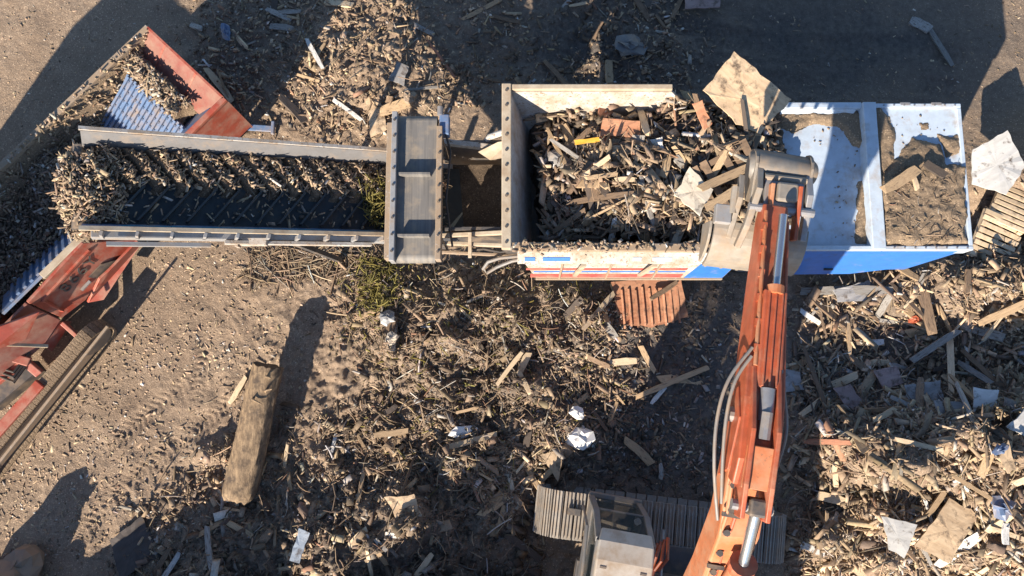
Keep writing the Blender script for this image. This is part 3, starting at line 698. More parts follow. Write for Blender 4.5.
part(MB().plate(A3((110, 270, .95), (100, 279, .95), (88, 303, .55), (104, 300, .5), (140, 246, .6), (138, 241, .95)), .05), 'lower_panel', M['red'], RM, bevel=.01)
part(MB().plate(A3((27, 304, 1.74), (-60, 392, 1.74), (-20, 402, .8), (44, 345, .8), (61, 320, .85)), .06), 'outer_panel', M['redshade'], RM, bevel=.012)
part(MB().plate(A3((60, 322, .8), (44, 347, .75), (52, 352, .5), (72, 322, .5)), .05), 'lower_panel', M['red'], RM, bevel=.01)
part(MB().plate(A3((40, 312, 1.72), (-10, 330, 2.0), (-10, 352, 1.9), (26, 340, 1.45)), .05), 'gusset', M['red'], RM, bevel=.012)
part(MB().beam(at(-5, 344, 1.75), at(48, 346, 1.15), .06, .05), 'hand_rail', M['cream'], RM, bevel=.01)
for p_, q_, wd in (((-5, 352, 1.1), (30, 362, .9), .16), ((14, 352, 1.0), (40, 374, .75), .14), ((-5, 384, .9), (24, 362, .9), .10), ((62, 322, .7), (82, 340, .5), .08)):
    part(MB().beam(at(*p_), at(*q_), wd, .12), 'bracket_arm', M['red'], RM, bevel=.015)
part(MB().beam(at(-8, 440, .72), at(42, 383, .72), .20, .14), 'track_frame_beam', M['red'], RM, bevel=.02)
part(MB().beam(at(-8, 405, .62), at(38, 366, .62), .26, .3), 'chassis_beam', M['steeldark'], RM)
part(MB().beam(U(-.3, .35, 1.75), U(-6.0, .35, 1.75), .25, .4), 'chassis_beam', M['steeldark'], RM)
part(MB().beam(U(-.3, RW - .35, 1.75), U(-6.0, RW - .35, 1.75), .25, .4), 'chassis_beam', M['steeldark'], RM)
part(MB().box(U(-6.5, RW * .5 - .5, 3.05), (1.8, RW + 1.0, 3.0), Matrix.Rotation(math.atan2(uv.y, uv.x), 3, 'Z')), 'shadow_box', M['red'], RM, bevel=.03)  # unseen box added out of frame to shade the upper left ground
for k in range(3):
    part(MB().tube([at(-6, 366 + 4 * k, .9), at(14, 372 + 5 * k, 1.0), at(30, 352 + 4 * k, .9)], .03, 8), 'hose', M['black'], RM, smooth=True)
# lettering on the side panel
fc = bpy.data.curves.new('lettering', 'FONT'); fc.body = '866Y'; fc.size = .34; fc.extrude = .004; fc.align_x = 'CENTER'; fc.align_y = 'CENTER'; fc.space_character = 1.15
lt = bpy.data.objects.new('lettering', fc); COL.objects.link(lt); fc.materials.append(M['steeldark']); lt.parent = pn
fx = (on_panel(0, .5) - on_panel(1, .5)).normalized(); fy = (on_panel(.5, .2) - on_panel(.5, .8)); fz = fx.cross(fy).normalized(); fy = fz.cross(fx)
lm = Matrix((fx, fy, fz)).transposed().to_4x4()
pos = on_panel(.48, .46, .014) - root_loc(RM)
lme = bpy.data.meshes.new_from_object(lt.evaluated_get(bpy.context.evaluated_depsgraph_get())); bpy.data.objects.remove(lt)
if not lme.materials: lme.materials.append(M['steeldark'])
lt = bpy.data.objects.new('lettering', lme); COL.objects.link(lt); lt.parent = pn
lm.translation = pos; lt.matrix_local = lm
# crawler track on the near side, its shoes caked in dust
def crawler(parent, c, du, length, rad, width, mat, name='track_shoe', pitch=.2, grouser=3, gap=.88, zc=None):
    du = Vector(du).normalized(); dn_ = Vector((du.y, -du.x, 0)); zc = rad if zc is None else zc
    loop = 2 * length + 2 * math.pi * rad; n = int(round(loop / pitch)); pt = loop / n
    me_mb = MB(); me_mb.box((0, 0, 0), (pt * gap, width, .035))
    for g in range(grouser):
        me_mb.box(((g - (grouser - 1) / 2) * pt * .31, 0, .030), (pt * .07, width * .995, .05))
    me = bpy.data.meshes.new(name); me.from_pydata(me_mb.v, [], me_mb.f); me.update(); me.materials.append(mat)
    off = root_loc(parent)
    for k in range(n):
        s = (k + .5) * pt
        if s < length: p = (length / 2 - s, rad); ang = 0; sg = (-1, 0)
        elif s < length + math.pi * rad:
            t = (s - length) / rad; p = (-length / 2 - rad * math.sin(t), rad * math.cos(t)); ang = t
        elif s < 2 * length + math.pi * rad: p = (-length / 2 + (s - length - math.pi * rad), -rad); ang = math.pi
        else:
            t = (s - 2 * length - math.pi * rad) / rad + math.pi; p = (length / 2 + -rad * math.sin(t), rad * math.cos(t)); ang = t
        ex = -(du * math.cos(ang) + Vector((0, 0, math.sin(ang)))); ez = Vector((0, 0, math.cos(ang))) - du * math.sin(ang)
        ey = ez.cross(ex)
        mt = Matrix((ex, ey, ez)).transposed().to_4x4(); mt.translation = Vector(c) + du * p[0] + Vector((0, 0, zc + p[1])) - off
        mt = mt @ Matrix.Rotation(R(random.uniform(-1.2, 1.2)), 4, 'Z')
        o = bpy.data.objects.new(name, me); COL.objects.link(o); o.parent = parent; o.matrix_local = mt
    fr = MB().beam(Vector(c) - du * length * .5 + Vector((0, 0, zc)), Vector(c) + du * length * .5 + Vector((0, 0, zc)), width * .55, rad * 1.1)
    fr.build('track_frame', M['steeldark'] if grouser else M['trackdust'], parent)
    for sgn in (-1, 1):
        q = Vector(c) + du * sgn * length / 2 + Vector((0, 0, zc))
        MB().tube([q - dn_ * width * .3, q + dn_ * width * .3], rad * .86, 18).build('sprocket', M['steeldark'], parent)
g0 = at(104, 330, .75); g1 = at(-40, 505, .75); td = (g0 - g1).normalized(); tcn = (g0 + g1) / 2
tcn = Vector((tcn.x, tcn.y, 0)) - Vector((td.y, -td.x, 0)) * .22
crawler(RM, tcn, td, (g0 - g1).length - .7, .36, .26, M['dirt'], pitch=.10, grouser=0, gap=.95)
part(MB().beam(at(108, 326, .78), at(-40, 512, .78), .05, .05), 'track_guard_rail', M['rimdirt'], RM, bevel=.01)

# ================================================================== the excavator
HEAD = math.atan(.175)
ef = Vector((math.sin(HEAD), math.cos(HEAD), 0)); er = Vector((math.cos(HEAD), -math.sin(HEAD), 0))
S = Vector((2.29, -4.0, 0))
EX = empty('excavator', S, 'orange tracked excavator reaching its boom over the shredder hopper', 'excavator')
def X(r, e, z): return S + er * r + ef * e + Vector((0, 0, z))
# front track in view
tdir = Vector((243, -28, 0)).normalized(); tcen = at(664, 527, .95)
crawler(EX, (tcen.x, tcen.y, 0), tdir, 3.45, .44, .80, M['trackbright'], pitch=.195, zc=.50)
tn = Vector((-tdir.y, tdir.x, 0))
t2 = Vector((tcen.x, tcen.y, 0)) - tn * 2.55
part(MB().loft([t2 - tdir * 2.1 + P(0, 0, .5), t2 - tdir * 1.7 + P(0, 0, .5), t2 + tdir * 1.7 + P(0, 0, .5), t2 + tdir * 2.1 + P(0, 0, .5)], [(.8, .4), (.8, .94), (.8, .94), (.8, .4)]), 'far_track', M['trackbright'], EX, bevel=.03)
part(MB().box((Vector((tcen.x, tcen.y, 0)) - tn * 1.27) + P(0, 0, .75), (1.9, 2.0, .5), Matrix.Rotation(math.atan2(tdir.y, tdir.x), 3, 'Z')), 'undercarriage', M['steeldark'], EX, bevel=.03)
# stones lying on the shoes / cleat pad
part(MB().box(at(574, 512, 1.02), (.22, .11, .03), Matrix.Rotation(R(-8), 3, 'Z')), 'step_plate', M['steeldark'], EX)
# house (mostly below the picture)
hz_ = Matrix.Rotation(-HEAD, 3, 'Z')
part(MB().box(X(0, -1.0, 1.25), (2.8, 4.0, .22), hz_), 'deck', M['steeldark'], EX, bevel=.02)
part(MB().box(X(.95, -.6, 1.95), (.85, 2.9, 1.15), hz_), 'side_box', M['orange'], EX, bevel=.05)
part(MB().box(X(-.75, -1.6, 1.95), (1.2, 2.0, 1.15), hz_), 'engine_hood', M['orange'], EX, bevel=.06)
part(MB().prism([X(-1.4, -2.6, 1.15), X(-1.0, -3.3, 1.15), X(1.0, -3.3, 1.15), X(1.4, -2.6, 1.15)][::-1], [X(-1.4, -2.6, 2.45), X(-1.0, -3.3, 2.45), X(1.0, -3.3, 2.45), X(1.4, -2.6, 2.45)][::-1]), 'counterweight', M['orange'], EX, bevel=.06)
# cab
cb_ = empty('cab', (0, 0, 0), '', None); cb_.parent = EX; del cb_['label']
r0, r1 = -1.36, -.53
part(MB().box(X((r0 + r1) / 2, 1.05, 1.42), (r1 - r0, 1.9, .14), hz_), 'cab_floor', M['steeldark'], cb_)
rf = part(MB().loft([X((r0 + r1) / 2, -.05, 3.02), X((r0 + r1) / 2, .1, 3.08), X((r0 + r1) / 2, 1.42, 3.10), X((r0 + r1) / 2, 1.66, 3.06), X((r0 + r1) / 2, 1.82, 2.93)],
              [(.76, .08), (.82, .12), (.82, .12), (.80, .11), (.74, .06)]), 'roof', M['cabroof'], cb_, bevel=.025)
for rr in (-.3, .28):
    part(MB().box(X((r0 + r1) / 2 + rr, 1.32, 3.162), (.09, .03, .012), hz_), 'roof_fitting', M['steeldark'], rf)
part(MB().box(X((r0 + r1) / 2 - .05, .55, 3.168), (.5, .5, .02), hz_), 'roof_hatch', M['cabroof'], rf, bevel=.008)
for rr in (r0 + .02, r1 - .02):
    part(MB().loft([X(rr, 1.66, 3.0), X(rr, 1.95, 2.3), X(rr, 2.05, 1.45)], [(.09, .09)] * 3, er), 'pillar', M['cabgrey'], cb_, bevel=.01)
    part(MB().beam(X(rr, .0, 3.0), X(rr, .0, 1.45), .1, .1, er), 'pillar', M['cabgrey'], cb_)
    part(MB().beam(X(rr, .02, 3.0), X(rr, 1.66, 3.0), .07, .09), 'roof_rail', M['cabgrey'], cb_)
    part(MB().beam(X(rr, .0, 1.75), X(rr, 2.0, 1.75), .07, .5), 'side_panel', M['cabgrey'], cb_)
    part(MB().plate([X(rr, .05, 2.0), X(rr, 1.92, 2.0), X(rr, 1.62, 2.97), X(rr, .05, 2.97)], .012), 'side_window', M['glass'], cb_)
part(MB().plate([X(r0 + .06, 1.97, 2.25), X(r1 - .06, 1.97, 2.25), X(r1 - .06, 1.69, 2.94), X(r0 + .06, 1.69, 2.94)], .012), 'windscreen', M['glass'], cb_)
part(MB().plate([X(r0 + .06, 2.06, 1.5), X(r1 - .06, 2.06, 1.5), X(r1 - .06, 1.985, 2.2), X(r0 + .06, 1.985, 2.2)], .012), 'lower_windscreen', M['glass'], cb_)
part(MB().beam(X(r0 - .02, 2.09, 1.45), X(r1 + .02, 2.09, 1.45), .1, .12), 'front_sill', M['cabgrey'], cb_, bevel=.02)
part(MB().beam(X(r0 + .06, 1.985, 2.225), X(r1 - .06, 1.985, 2.225), .03, .05), 'window_bar', M['cabgrey'], cb_)
part(MB().box(X(-.93, .75, 1.85), (.48, .5, .14), hz_), 'seat', M['black'], cb_, bevel=.04)
part(MB().box(X(-.93, .45, 2.2), (.46, .14, .7), hz_), 'seat_back', M['black'], cb_, bevel=.04)
part(MB().box(X(-.62, 1.55, 1.95), (.18, .25, .4), hz_), 'console', M['black'], cb_, bevel=.03)
part(MB().beam(X(-1.2, 1.78, 2.02), X(-.72, 1.72, 1.98), .05, .03), 'wiper', M['cream'], cb_)
part(MB().tube([X(r1 - .14, 1.86, 2.1), X(r1 - .1, 1.9, 2.14)], .05, 8), 'lamp', M['whiteplastic'], cb_)
part(MB().tube([X(r0 - .10, 1.9, 1.55), X(r0 - .12, 1.75, 2.6), X(r0 - .10, 1.2, 2.7), X(r0 - .1, .3, 2.7)], .022, 8), 'grab_rail', M['cabgrey'], cb_, smooth=True)
# red valve block and hoses between cab and boom
vb = part(MB().box(X(-.28, 1.05, 1.75), (.16, .4, .2), hz_), 'valve_block', M['red'], EX, bevel=.02)
for k in range(4):
    part(MB().tube([X(-.32 + .05 * k, 1.15, 1.85), X(-.34 + .09 * k, 1.32 + .05 * (k % 2), 1.95), X(-.22 + .05 * k, 1.55 + .04 * k, 1.8)], .028, 8), 'fitting', M['orange'], vb, smooth=True)
part(MB().tube([X(-.12, 1.0, 1.9), X(-.12, 1.75, 1.6)], .03, 8), 'hydraulic_line', M['steel'], EX)
def XA(r, e, z): return X(r * .84 - .15 + .28 * min(1, max(0, (2.9 - e) / 2.0)), e, z + .35 * min(1, max(0, (e - .6) / 1.9)))
# boom
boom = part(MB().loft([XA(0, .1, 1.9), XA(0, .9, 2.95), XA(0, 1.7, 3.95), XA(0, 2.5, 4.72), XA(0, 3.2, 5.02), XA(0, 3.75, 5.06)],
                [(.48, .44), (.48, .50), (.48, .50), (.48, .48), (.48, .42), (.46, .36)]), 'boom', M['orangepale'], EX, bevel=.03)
def btop(e):  # height of the boom's top face
    es = [.1, .9, 1.7, 2.5, 3.2, 3.75]; zs = [2.3, 3.42, 4.38, 5.05, 5.25, 5.24]
    return float(np.interp(e, es, zs))
for k in range(9):
    e = .7 + k * .28
    part(MB().tube([XA(-.2, e, btop(e) - .01), XA(-.2, e, btop(e) + .06)], .04, 8), 'bolt', M['steeldark'], boom)
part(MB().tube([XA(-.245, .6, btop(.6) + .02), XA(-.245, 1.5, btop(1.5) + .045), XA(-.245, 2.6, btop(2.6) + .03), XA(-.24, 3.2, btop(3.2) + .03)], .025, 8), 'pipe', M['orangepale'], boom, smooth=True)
part(MB().tube([XA(-.13, .6, btop(.6) + .02), XA(-.13, 1.5, btop(1.5) + .045), XA(-.13, 2.6, btop(2.6) + .03), XA(-.13, 3.0, btop(3.0) + .03)], .022, 8), 'pipe', M['orange'], boom, smooth=True)
for e in (1.2, 1.9, 2.6):
    part(MB().box(XA(-.19, e, btop(e) + .03), (.2, .05, .05), hz_), 'pipe_clamp', M['steeldark'], boom)
for e, s in ((2.55, 1),):
    for rr in (-.30, .30):
        part(MB().plate([XA(rr, 3.0, 4.85), XA(rr, 3.95, 4.90), XA(rr, 4.05, 5.2), XA(rr, 3.7, 5.38), XA(rr, 3.1, 5.2)] if rr > 0 else [XA(rr, 3.0, 4.85), XA(rr, 3.95, 4.90), XA(rr, 4.05, 5.2), XA(rr, 3.7, 5.38), XA(rr, 3.1, 5.2)][::-1], .05), 'fork_plate', M['orange'], boom, bevel=.01)
part(MB().tube([XA(-.36, 3.72, 5.12), XA(.36, 3.72, 5.12)], .09, 12), 'pivot_pin', M['steel'], boom)
# stick cylinder on the boom
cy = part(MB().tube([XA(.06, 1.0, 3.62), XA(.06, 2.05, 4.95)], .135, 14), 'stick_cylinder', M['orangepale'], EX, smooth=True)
part(MB().tube([XA(.06, 1.99, 4.875), XA(.06, 2.07, 4.975)], .16, 14), 'gland', M['orange'], cy)
part(MB().tube([XA(.06, 2.05, 4.95), XA(.06, 2.72, 5.35)], .062, 12), 'rod', M['chrome'], cy, smooth=True)
part(MB().box(XA(.06, 2.76, 5.35), (.2, .2, .2), hz_), 'clevis', M['steeldark'], cy, bevel=.03)
# stick: rear lugs, box beam, tip
stk = part(MB().loft([XA(0, 2.98, 5.24), XA(0, 3.25, 5.30), XA(0, 3.9, 5.20), XA(0, 4.35, 5.10), XA(0, 5.3, 4.95), XA(0, 6.3, 4.80)],
                [(.44, .20), (.46, .34), (.46, .44), (.44, .44), (.38, .38), (.30, .28)]), 'stick', M['orange'], EX, bevel=.02)
for rr in (-.20, .20):
    sgn = 1 if rr > 0 else -1
    pts = [XA(rr, 2.62, 5.25), XA(rr, 3.0, 5.2), XA(rr, 4.3, 5.05), XA(rr, 4.3, 5.36), XA(rr, 3.6, 5.60), XA(rr, 3.0, 5.58), XA(rr, 2.62, 5.46)]
    part(MB().plate(pts if rr > 0 else pts[::-1], .055), 'lug_plate', M['orange'], stk, bevel=.012)
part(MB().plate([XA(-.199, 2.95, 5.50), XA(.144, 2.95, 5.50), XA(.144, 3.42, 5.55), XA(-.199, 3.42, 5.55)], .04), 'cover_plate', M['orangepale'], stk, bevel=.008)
part(MB().tube([XA(-.27, 2.75, 5.35), XA(.27, 2.75, 5.35)], .06, 12), 'pivot_pin', M['steel'], stk)
for k in range(6):
    e = 4.5 + k * .3; zt = float(np.interp(e, [4.35, 5.3, 6.3], [5.33, 5.16, 4.96]))
    part(MB().box(XA(-.17, e, zt + .02), (.06, .09, .06), hz_), 'hose_clamp', M['orange'], stk)
part(MB().tube([XA(-.17, 4.3, 5.37), XA(-.17, 5.3, 5.20), XA(-.16, 6.2, 5.01)], .024, 8), 'pipe', M['orangepale'], stk, smooth=True)
part(MB().tube([XA(.17, 4.3, 5.37), XA(.17, 5.3, 5.20), XA(.16, 6.1, 5.02)], .022, 8), 'pipe', M['orange'], stk, smooth=True)
# grab cylinder on the stick
gc = part(MB().beam(XA(.02, 4.05, 5.36), XA(.02, 5.2, 5.22), .27, .13), 'cylinder_guard', M['orange'], EX, bevel=.02)
for rr in (-.07, .02, .11):
    part(MB().beam(XA(rr, 4.08, 5.435), XA(rr, 5.18, 5.295), .022, .03), 'guard_rib', M['orange'], gc, bevel=.006)
part(MB().tube([XA(.02, 3.7, 5.44), XA(.02, 4.06, 5.40)], .085, 12), 'grab_cylinder', M['steel'], gc, smooth=True)
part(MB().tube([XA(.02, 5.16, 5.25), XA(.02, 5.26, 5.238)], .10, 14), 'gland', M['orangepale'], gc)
part(MB().tube([XA(.02, 5.2, 5.25), XA(.05, 6.15, 5.12)], .05, 12), 'rod', M['chrome'], gc, smooth=True)
part(MB().tube([XA(.02, 3.5, 5.47), XA(.02, 3.8, 5.47)], .07, 10), 'cylinder_eye', M['steel'], gc)
# hoses looping beside the elbow
def hose(pts, r=.026): part(MB().tube(pts, r, 8), 'hose', M['hose'], EX, smooth=True)
def smooth_path(p, n=5):
    p = [Vector(q) for q in p]; out = []
    for i in range(len(p) - 1):
        a0, a1, a2, a3 = p[max(i - 1, 0)], p[i], p[i + 1], p[min(i + 2, len(p) - 1)]
        for k in range(n):
            t = k / n
            out.append(.5 * ((2 * a1) + (a2 - a0) * t + (2 * a0 - 5 * a1 + 4 * a2 - a3) * t * t + (3 * a1 - a0 - 3 * a2 + a3) * t ** 3))
    return out + [p[-1]]
hose(smooth_path([XA(-.28, 2.7, 5.0), XA(-.36, 3.2, 5.15), XA(-.42, 3.7, 5.25), XA(-.38, 4.1, 5.3), XA(-.22, 4.4, 5.33)]), .02)
hose(smooth_path([XA(-.30, 2.5, 4.9), XA(-.46, 3.1, 5.15), XA(-.54, 3.65, 5.25), XA(-.47, 4.1, 5.3), XA(-.22, 4.5, 5.32)]), .02)
hose(smooth_path([XA(.28, 2.7, 5.0), XA(.37, 3.1, 5.1), XA(.40, 3.6, 5.25), XA(.3, 4.0, 5.3), XA(.2, 4.3, 5.33)]), .02)
# grapple
gr = empty('grapple', (0, 0, 0), '', None); gr.parent = EX; del gr['label']
GO = at(776, 205, 5.0); ga = R(-7)
gxv = Vector((math.cos(ga), math.sin(ga), 0)); gyv = Vector((-math.sin(ga), math.cos(ga), 0))
def G(x, y, z): return GO + (gxv * x + gyv * y) * .95 + Vector((0, 0, z))
def shell(prof, x0, x1, th, name, mat):
    n = len(prof); mb = MB(); vs = []
    out = []
    for i, (y, z) in enumerate(prof):
        a_ = Vector(prof[min(i + 1, n - 1)]) - Vector(prof[max(i - 1, 0)]); a_.normalize(); nn = Vector((-a_.y, a_.x))
        out.append((y + nn.x * th, z + nn.y * th))
    for i in range(n):
        vs += [G(x0, *prof[i]), G(x1, *prof[i]), G(x1, *out[i]), G(x0, *out[i])]
    fs = []
    for i in range(n - 1):
        for j in range(4): fs.append((i * 4 + j, i * 4 + (j + 1) % 4, (i + 1) * 4 + (j + 1) % 4, (i + 1) * 4 + j))
    fs += [(3, 2, 1, 0), (n * 4 - 4, n * 4 - 3, n * 4 - 2, n * 4 - 1)]
    mb.add(vs, fs); o = part(mb, name, mat, gr); return o
part(MB().tube([G(-.40, .50, .02), G(-.36, .50, .03), G(.37, .46, .03), G(.40, .46, .02)], [.17, .205, .205, .17], 20), 'drum_shell', M['drum'], gr, smooth=True)
for xx in (-.385, .375):
    cxy = [(.48 + .235 * math.sin(t) * 1.0, .02 + .235 * math.cos(t)) for t in [R(-30) + k * R(210) / 9 for k in range(10)]]
    pl = [G(xx, y, z) for y, z in cxy] + [G(xx, .05, -.12), G(xx, -.05, .12)]
    part(MB().plate(pl[::-1] if xx > 0 else pl, .035), 'side_cheek', M['claw'] if xx < 0 else M['drum'], gr, bevel=.008)
part(MB().beam(G(-.36, .66, .12), G(.36, .62, .12), .06, .03), 'cutting_lip', M['claw'], gr)
pb = [(-.30 - .48 * math.sin(t), -.05 - .50 * (1 - math.cos(t))) for t in [k * R(85) / 8 for k in range(9)]]
shell([(y, z) for y, z in pb][::-1], -.78, .46, .05, 'lower_shell', M['claw'])
for xx in (-.80, .46):
    ring = [G(xx, y, z) for y, z in pb]; pl = ring + [G(xx, -.25, -.45)]
    part(MB().plate(pl, .035), 'side_cheek', M['claw'], gr, bevel=.008)
for k in range(6):
    xx = -.72 + k * .22
    part(MB().loft([G(xx, pb[-1][0] + .02, pb[-1][1]), G(xx, pb[-1][0] - .02, pb[-1][1] - .08)], [(.09, .05), (.05, .03)], gxv), 'tooth', M['claw'], gr)
# arms, head plate, pins
part(MB().loft([G(-.30, .50, .12), G(-.33, .1, .26), G(-.40, -.35, .10), G(-.46, -.62, -.05)], [(.08, .12)] * 4), 'link_arm', M['claw'], gr, bevel=.012)
part(MB().loft([G(-.50, .32, .05), G(-.52, .0, .12), G(-.58, -.5, -.08)], [(.07, .10)] * 3), 'link_arm', M['claw'], gr, bevel=.012)
part(MB().loft([G(.33, .50, .12), G(.34, .1, .22), G(.36, -.45, .02)], [(.08, .12)] * 3), 'link_arm', M['steel'], gr, bevel=.012)
part(MB().box(G(.02, .08, .16), (.5, .42, .12), Matrix.Rotation(ga, 3, 'Z')), 'head_plate', M['steel'], gr, bevel=.02)
part(MB().box(G(.04, .10, .25), (.26, .24, .10), Matrix.Rotation(ga, 3, 'Z')), 'rotator', M['claw'], gr, bevel=.03)
part(MB().tube([G(-.42, -.12, .2), G(.42, -.12, .2)], .055, 12), 'hinge_pin', M['steel'], gr)
part(MB().tube([G(-.25, .3, .2), G(.30, .3, .2)], .05, 12), 'hinge_pin', M['claw'], gr)
part(MB().box(G(-.70, -.22, .02), (.20, .24, .12), Matrix.Rotation(ga, 3, 'Z')), 'cylinder_guard', M['galv'], gr, bevel=.012)
part(MB().tube([G(-.58, -.2, .06), G(-.58, .15, .1)], .05, 10), 'jaw_cylinder', M['claw'], gr)
part(MB().tube([G(-.22, -.55, .0), G(-.22, .35, .12)], .05, 10), 'jaw_cylinder', M['cream'], gr)
for xx in (-.16, .20):
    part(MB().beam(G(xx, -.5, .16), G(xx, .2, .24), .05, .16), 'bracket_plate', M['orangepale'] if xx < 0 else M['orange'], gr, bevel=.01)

# ================================================================== loads: chips and dirt on the machines
def mkz(h0, fn):
    def f(x, y, e): return fn(x, y, e)
    f.h0 = h0; return f
# chips riding on the conveyor
n = 6500
a_ = rng.random(n) * CLEN; b_ = (rng.random(n) * 2 - 1) * .55
ph = (a_ - .35 - np.abs(b_) * .8) / ((CLEN - .5) / CHN) % 1.0
lump = np.clip(np.sin(ph * math.pi), 0, 1) * .15 * np.where(b_ > 0, 1.0, .25) * (.6 + .6 * fbm(a_ * 3, b_ * 3, 77))
left = np.clip((a_ - CLEN + .6) / .5, 0, 1)
lump = lump + left * .2 * (1 - np.abs(b_) / .7)
keep = ((b_ > .02) & (ph > .15) & (ph < .68)) | (rng.random(n) < .07) | (left > .35)
a_, b_, lump = a_[keep], b_[keep], lump[keep]; n = len(a_)
pos = np.array([list(Q(p, q, 0)) for p, q in zip(a_, b_)])
zz = pos[:, 2] - .365 + lump * rng.random(n) ** .4 + .012
chips('conveyor_chips', pos[:, 0], pos[:, 1], zz, logn(n, .065, .6, .025, .34), logn(n, .020, .4, .010, .05), logn(n, .011, .3, .007, .025), W_PALE, .2,
      'shredded wood chips riding up the dark conveyor belt', 'wood chips')
# heaped bodies under the chips, between the cleats
ca_ = np.linspace(0, CLEN, 300); cbb = np.linspace(-.54, .56, 40)
AA, BB = np.meshgrid(ca_, cbb, indexing='ij')
ph = (AA - .35 - np.abs(BB) * .8) / ((CLEN - .5) / CHN) % 1.0
LL = np.clip(np.sin(np.clip(ph / .78, 0, 1) * math.pi) * 1.4 - .3, 0, 1) * .15 * np.clip((BB + .12) / .2, 0, 1) * (.5 + .9 * fbm(AA * 4, BB * 4, 78)) + np.clip((AA - CLEN + .6) / .5, 0, 1) * .15 * (1 - np.abs(BB) / .75) * (.6 + .7 * fbm(AA * 5, BB * 5, 71))
o3 = np.array(CR)[None, None] + AA[..., None] * np.array(ca) + BB[..., None] * np.array(cb) + (-.368 - .01 + LL)[..., None] * np.array(cc)
ii = np.arange(AA.size).reshape(AA.shape)
fq = np.stack([ii[:-1, :-1].ravel(), ii[:-1, 1:].ravel(), ii[1:, 1:].ravel(), ii[1:, :-1].ravel()], 1)
tag(np_mesh('mulch_load', o3.reshape(-1, 3), fq, M['mulch'], smooth=True), 'dark fine mulch lying between the conveyor cleats', 'mulch', kind='stuff')
# spill over the conveyor's head into the hopper
n = 2200
r_ = rng.random(n) ** .8 * .62; b_ = np.clip(rng.normal(0, .36, n), -.66, .66)
pos = np.array([list(Q(CLEN - .12 + p, q, -.12)) for p, q in zip(r_, b_)])
hh = pos[:, 2] - .9 * r_ ** 2 - .25 * (b_ / .6) ** 2 - rng.random(n) * .3 + .12 * (fbm(r_ * 5, b_ * 5, 12) - .5)
chips('spilling_chips', pos[:, 0], pos[:, 1], hh, logn(n, .08, .55, .03, .34), logn(n, .022, .4, .010, .05), logn(n, .012, .3, .007, .03), W_DRY, .35,
      'tan chips spilling off the conveyor head into the hopper', 'wood chips')
zf = mkz(.95, lambda x, y, e: .96 + e * (.55 * bump2(x, y, *at(58, 172, 1.4).xy, .6, .55) + .18 * fbm(x * 2, y * 2, 8) + .06 * fbm(x * 9, y * 9, 19)))
PH = [(50, 125), (105, 150), (112, 190), (70, 235), (10, 300), (-90, 390), (-110, 260)]
heap_mesh('hopper_mulch', PH, zf, .035, M['darkdirt'], 'dark mulch filling the red machine\'s blue hopper', 'mulch', .25)
n = 2600
hx, hy = sample_poly([(50, 130), (85, 150), (85, 225), (40, 300), (-30, 330), (-30, 230)], n); kx, ky = at_np(hx, hy, 1.2)
kz = zf(kx, ky, np.ones(n))
chips('hopper_chips', kx, ky, kz + .01 + .05 * rng.random(n), logn(n, .07, .5, .025, .25), logn(n, .028, .4, .01, .06), logn(n, .014, .3, .007, .03), W_DARK, .3,
      'small dark chips in the red machine\'s hopper', 'wood chips')
n = 900
uu = -rng.random(n) * 4.6; tt = rng.random(n) ** .7
pos = np.array([list(U(u_, -.05 + .45 * t_, 3.07 - .95 * max(0, t_ - .1))) for u_, t_ in zip(uu, tt)])
chips('wall_crumbs', pos[:, 0], pos[:, 1], pos[:, 2] + .01, logn(n, .06, .6, .02, .25), logn(n, .03, .4, .01, .06), logn(n, .015, .3, .007, .03), W_YARD, .5,
      'crumbs of dirt clinging to the far wall of the red machine', 'dirt crumbs')
# dirt on the ledge and rims of the red machine
zl = mkz(1.42, lambda x, y, e: 1.42 + e * (.16 + .16 * fbm(x * 5, y * 5, 6)))
heap_mesh('ledge_dirt', [(114, 66), (136, 46), (200, 104), (178, 128), (158, 106)], zl, .03, M['dirt'], 'tan dirt on the ledge behind the red end panel', 'dirt', .2)
n = 420
lx, ly = sample_poly([(122, 66), (136, 52), (192, 104), (176, 118)], n); kx, ky = at_np(lx, ly, 1.6)
chips('ledge_chips', kx, ky, zl(kx, ky, np.ones(n)) + .02, logn(n, .09, .5, .03, .3), logn(n, .025, .4, .01, .05), logn(n, .014, .3, .008, .03), W_PALE, .3,
      'pale splinters on the ledge behind the red end panel', 'wood chips')
# shredder hopper: heap, chips
def hopfn(x, y, e):
    cx = at(600, 180, 2.6); z = 1.92 + e * (.35 + .35 * np.clip((x - x0) / 2.6, 0, 1) + .35 * bump2(x, y, cx.x + .4, cx.y - .1, .8, .6) + .35 * bump2(x, y, *at(745, 160, 2.9).xy, .55, .7))
    return z + e * (.62 * (fbm(x * 2.6, y * 2.6, 4) - .5) + .15 * (fbm(x * 9, y * 9, 14) - .5))
hopz = mkz(2.3, hopfn)
POLYH = [(530, 118), (690, 106), (775, 112), (800, 190), (800, 242), (540, 236)]
heap_mesh('hopper_debris_bed', POLYH, hopz, .03, M['darkdirt'], 'dark bed of shredded debris inside the white shredder hopper', 'debris', .2)
n = 1900
hx, hy = sample_poly([(540, 112), (690, 104), (768, 112), (775, 170), (760, 240), (545, 238)], n); kx, ky = at_np(hx, hy, 2.6); kz = hopz(kx, ky, np.ones(n))
chips('hopper_debris', kx, ky, kz + .02 + .12 * rng.random(n) ** 2, logn(n, .16, .65, .03, .6), logn(n, .045, .55, .012, .15), logn(n, .018, .4, .008, .05), W_MIX, .4,
      'jumbled splinters and scraps in the shredder hopper', 'wood debris')
n = 380
hx, hy = sample_poly([(560, 130), (700, 112), (735, 140), (720, 235), (560, 225)], n); kx, ky = at_np(hx, hy, 2.7); kz = hopz(kx, ky, np.ones(n))
